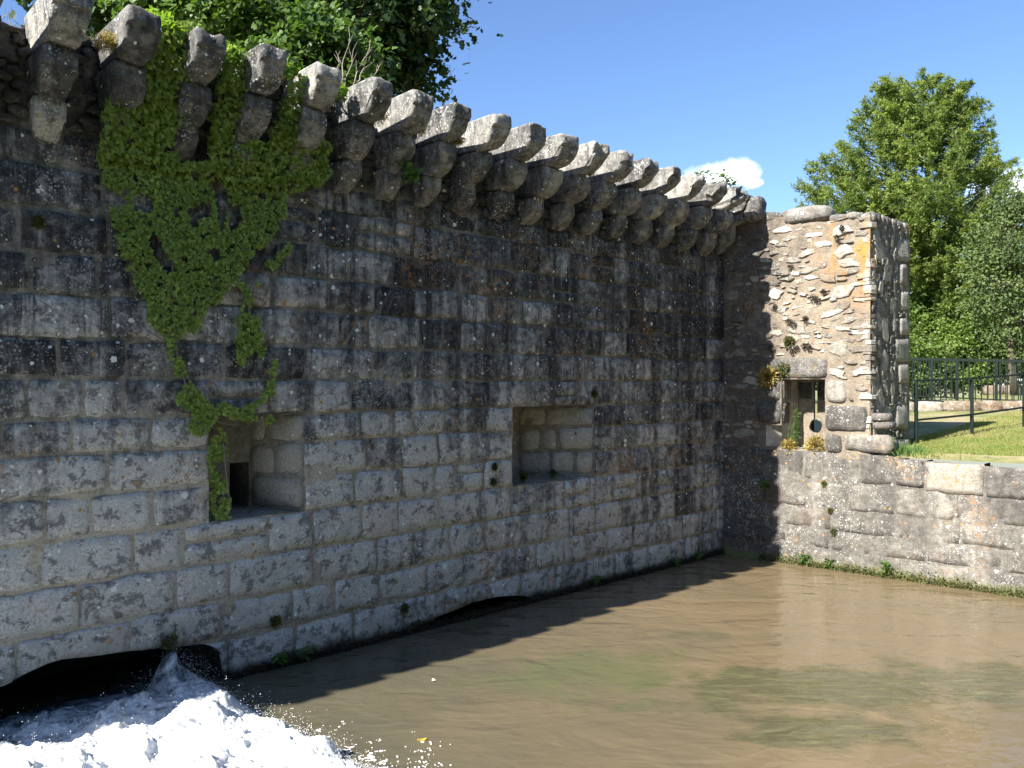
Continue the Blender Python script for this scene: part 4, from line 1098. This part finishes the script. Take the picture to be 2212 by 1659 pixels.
for _ in range(640):
    v = random.uniform(165, 760)**1.0; Lf, Rt = outline(v); q = random.uniform(-1, 1); mid = (Lf+Rt)/2; hw = (Rt-Lf)/2*.99
    u = mid+q*hw; dep = math.sqrt(max(0, 1-q*q))*hw/1790*YC*.85
    if u < 1960 and v > 560: continue
    Yq = YC+dep*random.choice((-1, -1, -.8, -.6, -.3, .5)); x, y, z = wl(u, v, Yq); tips.append((x, y, z))
feather_tree((17.3, YC, 2.4), tips, 'tall feathery light green conifer right of the tower against the sky', m_cyp, YC, L=.13, nper=430, plume=.62)
# rounder trees and shrubs under it
Lb = [lobe(2185, 520, 29, 1.3, 1.2), lobe(2150, 620, 29, 1.2, 1.3), lobe(2210, 690, 29, 1.3, 1.6), lobe(2200, 440, 29, .7, .5), lobe(2140, 560, 29, .7, .5), lobe(2250, 560, 29, 1.3, 2), lobe(2225, 430, 29, .8, .9)]
broad_tree('grey_shrub', (17.6, 29, 2.5), 8, Lb, 300, 60, .10, m_shrub, 'tall grey-green bushy tree at the right edge in front of the conifer', clump_r=.45, tr=.14, inner=.5)
Lb = [lobe(1990, 620, 33, 1.2, 1.2), lobe(2040, 560, 33, 1.3, 1.0), lobe(2060, 660, 33, 1.5, 1.3), lobe(1990, 720, 33, 1.3, 1.2), lobe(2100, 730, 32, 1.4, 1.0), lobe(1940, 700, 33, 1.2, 1.6), lobe(1930, 560, 34, 1.3, 1.3)]
broad_tree('leafy_tree', (16.6, 33, 2.5), 8, Lb, 330, 60, .13, m_broad, 'rounded mid green leafy tree directly right of the tower below the conifer', clump_r=.5, tr=.2, inner=.5)
Lb = [lobe(u, 770+random.uniform(-10, 10), 31, .9, .75) for u in range(1900, 2320, 42)]+[lobe(u, 815, 31, .8, .5) for u in range(1900, 2130, 40)]
broad_tree('hedge', (16.6, 31, 2.4), 2, Lb, 330, 60, .11, m_broad, 'low dark leafy hedge behind the green railings', 'hedge', clump_r=.35, tr=.06, inner=.5)
# a band of woodland behind everything
Lb = [(random.uniform(4, 42), random.uniform(44, 52), random.uniform(3, 7.5), 3, 2.5, 2.2) for _ in range(26)]
broad_tree('far_woodland', (22, 48, 2.4), 8, Lb, 800, 40, .30, m_tree, 'dark mass of distant woodland closing the lawn behind the trees', 'woodland', clump_r=.9, tr=.3)

# ================================================================= unseen bank and trees added behind the camera to cut low sky light
g = G('rough_grass'); Pn = g.pos(); m_bank = g.princ(g.mix(g.noise(Pn, 2.5, 5), (.07, .10, .03), (.16, .17, .06)), .95)
V = []; F = []
As_ = [.35, -4, -9, -14, -20, -28, -40, -70, -200, -600]; Bs_ = [(10.2, -.6), (10.2, 1.55), (10.8, 1.7), (16, 1.8), (30, 1.9), (80, 2.0), (700, 2.0)]
for b, z in Bs_:
    for a in As_:
        p = C+D1*a+D2*b; V.append((p.x, p.y, z))
n = len(As_)
for j in range(len(Bs_)-1):
    for i in range(n-1): F.append((j*n+i, (j+1)*n+i, (j+1)*n+i+1, j*n+i+1))
o = mesh('added_far_bank', V, F, m_bank, None, None, False); o['kind'] = 'structure'; o['label'] = 'unseen grassy bank added on the far side of the moat'
random.seed(91)
first = None
for i, (a, b, sc) in enumerate(((-24, 17, 1.0), (-17, 19, 1.15), (-10.5, 16.5, .95), (-4, 18, 1.1), (3, 17, 1.0), (9, 19, 1.2), (-31, 19, 1.2))):
    p = C+D1*a+D2*b
    if first is None:
        Lb = [(p.x+random.gauss(0, 1.5), p.y+random.gauss(0, 1.5), 1.8+random.uniform(1.5, 9.0), 2.3, 2.3, 1.9) for _ in range(9)]
        first = broad_tree('added_bank_tree', (p.x, p.y, 1.8), 9, Lb, 420, 26, .34, m_broad, 'leafy tree on the far bank opposite the culvert', group='unseen trees added to cut sky light', clump_r=.8, tr=.22, inner=.3); p0 = p
    else:
        c = first.copy(); col.objects.link(c); c.location = (p.x, p.y, 1.8); c.rotation_euler = (0, 0, i*1.3); c.scale = (sc, sc, sc)
        for ch in list(first.children):
            d = ch.copy(); col.objects.link(d); d.parent = c; d.matrix_parent_inverse = Matrix.Translation((-p0.x, -p0.y, -1.8))
        c['label'] = 'leafy tree on the far bank '+('opposite the culvert', 'opposite the left embrasure', 'opposite the low arch', 'opposite the right embrasure', 'opposite the tower', 'behind the end of the low wall', 'farthest to the left')[i]
# ================================================================= ivy
random.seed(17); print('ivy')
polyA = [(10.39, 5.08), (10.38, 5.52), (10.26, 5.55), (10.11, 5.56), (10.14, 5.89), (9.98, 6.23), (9.66, 6.34), (9.57, 6.13), (9.66, 5.89), (9.75, 5.74), (9.75, 5.38), (9.69, 5.12), (9.37, 5.17), (9.44, 5.59), (9.39, 6.13), (9.19, 6.21), (9.16, 5.93), (9.21, 5.5), (9.16, 5.42), (8.79, 5.49), (8.82, 5.64), (8.61, 6.11), (8.54, 5.89), (8.53, 5.45), (8.15, 5.48), (8.14, 5.21), (8.48, 5.03), (8.56, 4.71), (8.83, 4.38), (9.03, 4.13), (9.23, 3.83), (9.42, 3.64), (9.53, 3.4), (9.69, 3.35), (9.93, 3.56), (9.96, 3.82), (10.07, 3.94), (10.19, 4.23), (10.28, 4.6)]
holesP = [[(9.37, 5.11), (9.23, 5.06), (9.11, 4.82), (9.25, 4.52), (9.3, 4.84)], [(9.13, 4.82), (9.01, 4.84), (9.03, 4.6), (9.13, 4.54)]]
lines_ = [[(8.83, 4.1, .063), (8.62, 4.31, .054), (8.42, 4.53, .045)], [(9.13, 4.12, .063), (8.99, 3.99, .04), (8.95, 3.71, .045), (8.93, 3.61, .134), (8.91, 3.4, .161), (8.99, 3.26, .063)],
          [(9.7, 3.4, .054), (9.65, 3.18, .058), (9.58, 2.91, .112), (9.42, 2.75, .134), (9.42, 2.59, .152), (9.23, 2.46, .134), (9.24, 2.12, .116), (9.2, 1.84, .116), (9.18, 1.67, .098)],
          [(8.67, 3.22, .045), (8.69, 3.0, .054), (8.78, 2.81, .08), (8.91, 2.69, .107), (9.03, 2.71, .054), (9.32, 2.79, .063)], [(8.31, 5.44, .18), (8.2, 5.27, .125)], [(8.78, 2.76, .036), (8.68, 2.63, .045)]]
def inpoly(x, y, P_):
    c = False; j = len(P_)-1
    for i in range(len(P_)):
        if (P_[i][1] > y) != (P_[j][1] > y) and x < (P_[j][0]-P_[i][0])*(y-P_[i][1])/(P_[j][1]-P_[i][1])+P_[i][0]: c = not c
        j = i
    return c
def ivy_mask(s, z):
    s += .05*nz(s*5, z*5, 0); z += .05*nz(s*5, z*5, 9)
    if inpoly(s, z, polyA) and not any(inpoly(s, z, h) for h in holesP): return True
    for L in lines_:
        for p, q in zip(L, L[1:]):
            dx, dy = q[0]-p[0], q[1]-p[1]; t = max(0, min(1, ((s-p[0])*dx+(z-p[1])*dy)/(dx*dx+dy*dy)))
            if math.hypot(s-p[0]-t*dx, z-p[1]-t*dy) < (p[2]+(q[2]-p[2])*t)*.9: return True
    return False
ivy = empty('ivy', FM.P(9.4, 1.66, .05)); tag(ivy, 'green ivy hanging from the corbels down the dark wall to the left embrasure', 'ivy')
C_ = []; A_ = []; N_ = []; LL = []
tries = 0
while len(C_) < 14500 and tries < 400000:
    tries += 1
    s, z = random.uniform(8.0, 10.6), random.uniform(1.6, 6.4)
    if not ivy_mask(s, z): continue
    if nz(s*3.5, z*3.5, 31) < -.33 and z < 5: continue
    if nz(s*11, z*11, 13) < -.38: continue
    if z < 5.05: o_ = .03+.05*random.random()+.03*max(0, nz(s*3, z*3, 3))
    elif z < 5.6: o_ = .05+(z-5.05)*.5+random.uniform(-.05, .09)
    else: o_ = .33+(z-5.6)*.35+random.uniform(-.15, .12)
    if z < 2.62 and 8.3 < s < 9.33: o_ -= .10
    C_.append(tuple(FM.P(s, z, o_))); dn = Vector(N1)*random.uniform(-.1, .5)+Z*(-1)+D1*random.gauss(0, .55)
    A_.append(tuple(dn)); nn = Vector(N1)+Z*random.uniform(-.2, 1.2)+D1*random.gauss(0, .6); N_.append(tuple(nn))
    sz = .047 if z > 5 else .040; LL.append(sz*random.uniform(.7, 1.35))
C_ = np.array(C_); A_ = np.array(A_); N_ = np.array(N_); LL = np.array(LL)
dist = np.linalg.norm(C_-np.array([0, 0, 3]), axis=1)/LL; order = np.argsort(dist); big_i, rest = order[:300], order[300:]
leaves('ivy_foliage', C_[rest], A_[rest], N_[rest], LL[rest]*.85, LL[rest]*.95, T_IVY, m_ivy, ivy, 'stuff')
lm = bpy.data.meshes.new('leaf'); lm.from_pydata([(a, b, c) for a, b, c in T_IVY[0]], [], T_IVY[1]); lm.materials.append(m_ivy); lm.update()
for i in big_i:
    A = Vector(A_[i]).normalized(); B = Vector(N_[i]).cross(A).normalized(); Nn = A.cross(B); q = LL[i]
    o = bpy.data.objects.new('leaf', lm); col.objects.link(o); o.parent = ivy
    M = Matrix(((A.x*q, B.x*q, Nn.x*q, C_[i][0]), (A.y*q, B.y*q, Nn.y*q, C_[i][1]), (A.z*q, B.z*q, Nn.z*q, C_[i][2]), (0, 0, 0, 1)))
    o.matrix_parent_inverse = Matrix.Translation(-ivy.location); o.matrix_basis = M
mb = MB()
for L in ([(9.71, 4.2), (9.72, 3.84), (9.69, 3.58), (9.67, 3.31), (9.6, 3.04), (9.49, 2.77), (9.37, 2.63), (9.28, 2.54)], [(9.13, 4.35), (9.06, 4.12), (8.96, 3.9), (8.91, 3.66)], [(9.36, 2.66), (9.22, 2.61), (9.08, 2.58)], [(9.2, 2.4), (9.17, 2.1), (9.12, 1.75)], [(9.1, 4.3), (9.25, 3.95), (9.4, 3.75)], [(9.68, 3.45), (9.8, 3.42), (9.95, 3.5)]):
    mb.tube([FM.P(s, z, (.045 if z > 2.7 else .03)+random.uniform(0, .02)) for s, z in L], .011, .005, 6)
mb.build('stem', m_vine, ivy, True)
# ivy coloured as sunlit, and saplings, on the wall top between the corbels
def tuft(name, cs, n, r, L, m, label, cat, parent=None, group=None, tmpl=T_IVY, up=.2, stems=0, twig=m_bark):
    C_ = []; 
    for c, rr in cs:
        k = int(n*rr**2/sum(q[1]**2 for q in cs)); g_ = unit(k)*(rng.uniform(.3, 1, k)[:, None]**.5)*rr*np.array([1, 1, .7]); C_.append(np.array(tuple(c))+g_)
    C_ = np.concatenate(C_); k = len(C_); A = unit(k)+np.array([-.2, -.3, up]); Nn = unit(k)*.6+np.array([-.5, -.5, .9]); LL = L*rng.uniform(.6, 1.3, k)
    if stems:
        e = empty(name, tuple(cs[0][0])); tag(e, label, cat, group); leaves('foliage', C_, A, Nn, LL, LL, tmpl, m, e)
        mb = MB(); base = Vector(cs[0][0])-Z*cs[0][1]
        for q in range(stems): i = random.randrange(k); branch(mb, base, Vector(C_[i]), .008, .002, 0, 4, .3)
        mb.build('stem', twig, e, True); return e
    o = leaves(name, C_, A, Nn, LL, LL, tmpl, m, parent)
    if parent is None: tag(o, label, cat, group)
    return o
W_ = FM.P
tuft('ivy_bush', [(W_(9.94, 6.20, .50), .13), (W_(9.93, 6.32, .2), .22)], 560, 0, .06, m_ivyb, 'bright yellow-green ivy clump between the third and fourth corbels in view', 'ivy', stems=8)
tuft('ivy_bush', [(W_(9.36, 6.12, .50), .13), (W_(9.36, 6.26, .15), .17)], 420, 0, .055, m_ivyb, 'bright ivy clump left of the fifth corbel in view', 'ivy', stems=6)
tuft('ivy_bush', [(W_(8.75, 6.14, .50), .13), (W_(8.74, 6.26, .15), .16)], 380, 0, .055, m_ivyb, 'bright ivy clump filling the gap right of the fifth corbel in view', 'ivy', stems=6)
tuft('ivy_bush', [(W_(8.13, 6.10, .45), .12), (W_(8.14, 6.22, .1), .15)], 320, 0, .05, m_ivyb, 'smaller bright ivy clump beside the bare twigs on the wall top', 'ivy', stems=5)
tuft('oak_seedling', [(W_(7.12, 5.42, .38), .10), (W_(7.2, 5.55, .35), .07)], 120, 0, .06, m_weed, 'small green leafy seedling growing between two corbels', 'plant', stems=6, tmpl=T_MAPLE)
for i, (s, z, r, lab) in enumerate(((10.42, 6.0, .12, 'tuft of dry golden grass hanging left of the ivy between corbels'), (7.60, 5.98, .12, 'golden moss tuft under the first corbel past the ivy'), (7.02, 5.96, .10, 'orange-yellow moss tuft between mid-wall corbels'), (6.45, 5.94, .08, 'small golden moss tuft beside a lichened corbel'), (4.05, 5.98, .07, 'tiny brown moss tuft under the smaller right corbels'))):
    k = 520; c = np.array(tuple(W_(s, z, .42))); g_ = unit(k)*np.array([r, r, r*.8])*rng.uniform(.2, 1, k)[:, None]
    A = unit(k)*.8+np.array([0, 0, -.6]); LL = rng.uniform(.03, .07, k)
    o = leaves('grass_tuft', c+g_, A, unit(k), LL, LL*.16, T_RHOMB, m_dry); tag(o, lab, 'grass tuft', 'dry tufts between the corbels')
# dead grass and roots along the wall top
k = 9000; S_ = rng.uniform(-.2, 12.8, k); O_ = rng.uniform(-.9, .35, k)
c = np.array(tuple(C))+np.outer(S_, -np.array(tuple(D1)))+np.outer(O_, np.array(tuple(N1))); c[:, 2] = np.where(O_ < 0, 6.12, 6.02-.0*O_); dn = np.array([W_(0, 0, 0).x, 0, 0])*0
keep = O_ < .02
A = unit(k)*.7+np.array([0, 0, .8]); LL = rng.uniform(.05, .16, k)
o = leaves('wall_top_grass', c[keep], A[keep], unit(keep.sum()), LL[keep], LL[keep]*.06, T_RHOMB, m_dry); tag(o, 'thin dry grass growing along the top of the wall', kind='stuff')
# sapling above the right end of the corbels
def stem_plant(name, base, h, nst, m, label, L=.07, cat='plant', group=None, spread=.25, per=16, wd=.4, tip=None, droop=.1, tw=m_weed):
    e = empty(name, tuple(base)); tag(e, label, cat, group); mb = MB(); C_ = []; A_ = []
    for q in range(nst):
        an = random.random()*6.28; rr = spread*random.uniform(.2, 1); tp = Vector(base)+Vector((math.cos(an)*rr, math.sin(an)*rr, h*random.uniform(.6, 1)))
        pp = branch(mb, base, tp, .006, .002, 0, 5, .3)
        for j in range(per):
            f = random.uniform(.12, 1); i = min(4, int(f*5)); p = pp[i].lerp(pp[i+1], f*5-i)
            a = random.random()*6.28; C_.append(tuple(p)); A_.append((math.cos(a), math.sin(a), random.uniform(-droop, .6)))
    mb.build('stem', tw, e, True); C_ = np.array(C_); A_ = np.array(A_); k = len(C_); LL = L*rng.uniform(.6, 1.25, k)
    leaves('leaves', C_, A_, np.tile([0, 0, 1.], (k, 1))+rng.normal(0, .35, (k, 3)), LL, LL*wd, T_RHOMB, m, e)
    return e
stem_plant('elder_sapling', W_(.35, 6.05, .1), .78, 7, m_weed, 'spindly green sapling growing out of the corbels at their right end', L=.12, cat='sapling', spread=.38, per=34, wd=.45)
stem_plant('elder_sapling', W_(-.15, 5.95, .1), .40, 3, m_weed, 'small second sapling right of the taller one by the last corbel', L=.08, cat='sapling', spread=.15, per=16)
# window plants
stem_plant('toadflax', FR.P(1.27, 1.92, -.12), .70, 3, m_weed, 'upright feathery green weed growing in the loophole', L=.075, spread=.05, per=150, wd=.16, tw=m_weed)
stem_plant('dry_weed', FR.P(1.16, 1.95, -.10), .45, 3, m_mossg, 'brownish seeding weed left of the upright one in the loophole', L=.03, spread=.08, per=40, wd=.6)
cushion(FR, 1.18, 1.95, .10, m_dry, None, 'moss_tuft', -.05, 400, .05); tag(bpy.context.scene.collection.objects[-1], 'golden moss at the foot of the loophole weeds', 'moss', 'golden moss on the loophole sill')
cushion(FR, 1.62, 1.96, .14, m_dry, None, 'moss_tuft', -.10, 700, .05); tag(bpy.context.scene.collection.objects[-1], 'larger golden moss mound under the round hole of the loophole', 'moss', 'golden moss on the loophole sill')
cushion(FR, .86, 3.14, .10, m_dry, None, 'moss_tuft', .05, 420, .09); tag(bpy.context.scene.collection.objects[-1], 'drooping dry tuft beside the left end of the lintel', 'moss')
stem_plant('fern', FR.P(.82, 1.20, .02), .16, 7, m_weed, 'green fern on the shadow edge low on the sunlit wall', L=.12, spread=.12, per=10, wd=.2)
# plants along the foot of the walls
for t, h, lab in ((1.50, .24, 'leafy dock plant at the waterline nearest the shadow edge'), (1.90, .17, 'smallest of three dock plants at the sunlit waterline'), (2.78, .27, 'largest dock plant at the sunlit waterline')):
    stem_plant('dock_plant', FR.P(t, .02, .06), h, 3, m_weed, lab, L=.12, spread=.07, per=12, wd=.34, group='dock plants at the foot of the low wall', droop=.5)
for s, lab in ((8.56, 'left of two drooping plants at the waterline right of the culvert'), (8.33, 'right of two drooping plants at the waterline right of the culvert'), (3.5, 'waterline weed below the right embrasure'), (.9, 'dark waterline weed near the wall corner'), (1.5, 'dark waterline weed a little left of the wall corner')):
    stem_plant('water_weed', W_(s, .02, .05), .16, 4, m_weed, lab, L=.11, spread=.12, per=9, wd=.2, group='weeds at the foot of the long wall', droop=.6)
stem_plant('flowering_weed', W_(9.69, .42, .03), .62, 2, m_bark, 'thin dark stalk weed growing above the culvert arch', L=.03, spread=.05, per=12, wd=.5, tw=m_bark)
for s, z, r, lab in ((9.72, .52, .10, 'thick moss clump hanging over the culvert arch'), (8.62, .50, .07, 'moss tuft right of the culvert'), (5.52, 1.72, .05, 'lower moss tuft left of the right embrasure'), (5.50, 1.92, .045, 'upper moss tuft left of the right embrasure'), (3.50, 2.86, .06, 'moss tuft above the right embrasure'), (10.86, 4.42, .06, 'thin grass tuft on the black stones at far left'), (4.1, 1.70, .07, 'moss on the right part of the right embrasure sill'), (4.7, 1.70, .08, 'moss on the left part of the right embrasure sill'), (6.95, .32, .05, 'moss tuft above the left end of the low arch')):
    cushion(FM, s, z, r, m_mossg, None, 'moss_clump', .03 if z != 1.70 else -.25, 260, .035); tag(col.objects[-1], lab, 'moss')
for t, z, r in ((1.95, .62, .04), (1.9, .95, .028), (1.80, 1.38, .03)):
    cushion(FR, t, z, r, m_mossg, low, o=.02, n=160, L=.03)
# moss line at the waterline, both walls
def mossline(face, a, b, n, zmax, m, label, ofs):
    S_ = rng.uniform(a, b, n); zz_ = np.abs(rng.normal(0, zmax*.5, n))*(1+.8*np.array([nz(s*2.5, 0, 0) for s in S_]))+.0
    c = np.array([tuple(face.P(s, z, ofs+random.uniform(0, .05))) for s, z in zip(S_, zz_)])
    LL = rng.uniform(.015, .04, n); A = unit(n)+np.array(tuple(face.n))*.8; o = leaves('moss_line', c, A, unit(n), LL, LL*.6, T_RHOMB, m); tag(o, label, kind='stuff')
mossline(FR, .7, 9, 9000, .12, m_mossg, 'green moss along the sunlit waterline', .03)
mossline(FM, -.1, 9.1, 7000, .08, m_mossd, 'dark slime and weed along the shaded waterline', .01)
# yellow flowers and long grass at the foot of the tower
def grass_clump(c, n, r, h, m, label, name='long_grass'):
    k = n; cc = np.array(tuple(c))+np.stack([rng.normal(0, r, k), rng.normal(0, r, k), np.zeros(k)], 1)
    A = rng.normal(0, .35, (k, 3))+np.array([0, 0, 1]); LL = h*rng.uniform(.4, 1.1, k); o = leaves(name, cc, A, unit(k), LL, np.full(k, .012), T_RHOMB, m); tag(o, label, 'grass')
grass_clump(FR.P(3.0, 1.87, -.30), 220, .14, .26, m_weed, 'tuft of long grass at the foot of the tower by the handrail post')
grass_clump(FR.P(3.35, 1.86, -.20), 200, .18, .14, m_grass, 'shorter grass tuft on top of the low wall')
c = FR.P(3.12, 1.9, -.35)
stem_plant('yellow_flower', c, .26, 5, m_yellow, 'yellow wildflower beside the base of the tower', L=.035, spread=.14, per=3, wd=.9)
stem_plant('slender_weed', FR.P(2.85, 1.9, -.05), .35, 2, m_weed, 'slender green weed standing against the shaded side of the tower', L=.04, spread=.05, per=14)
# stray blades in the near left corner
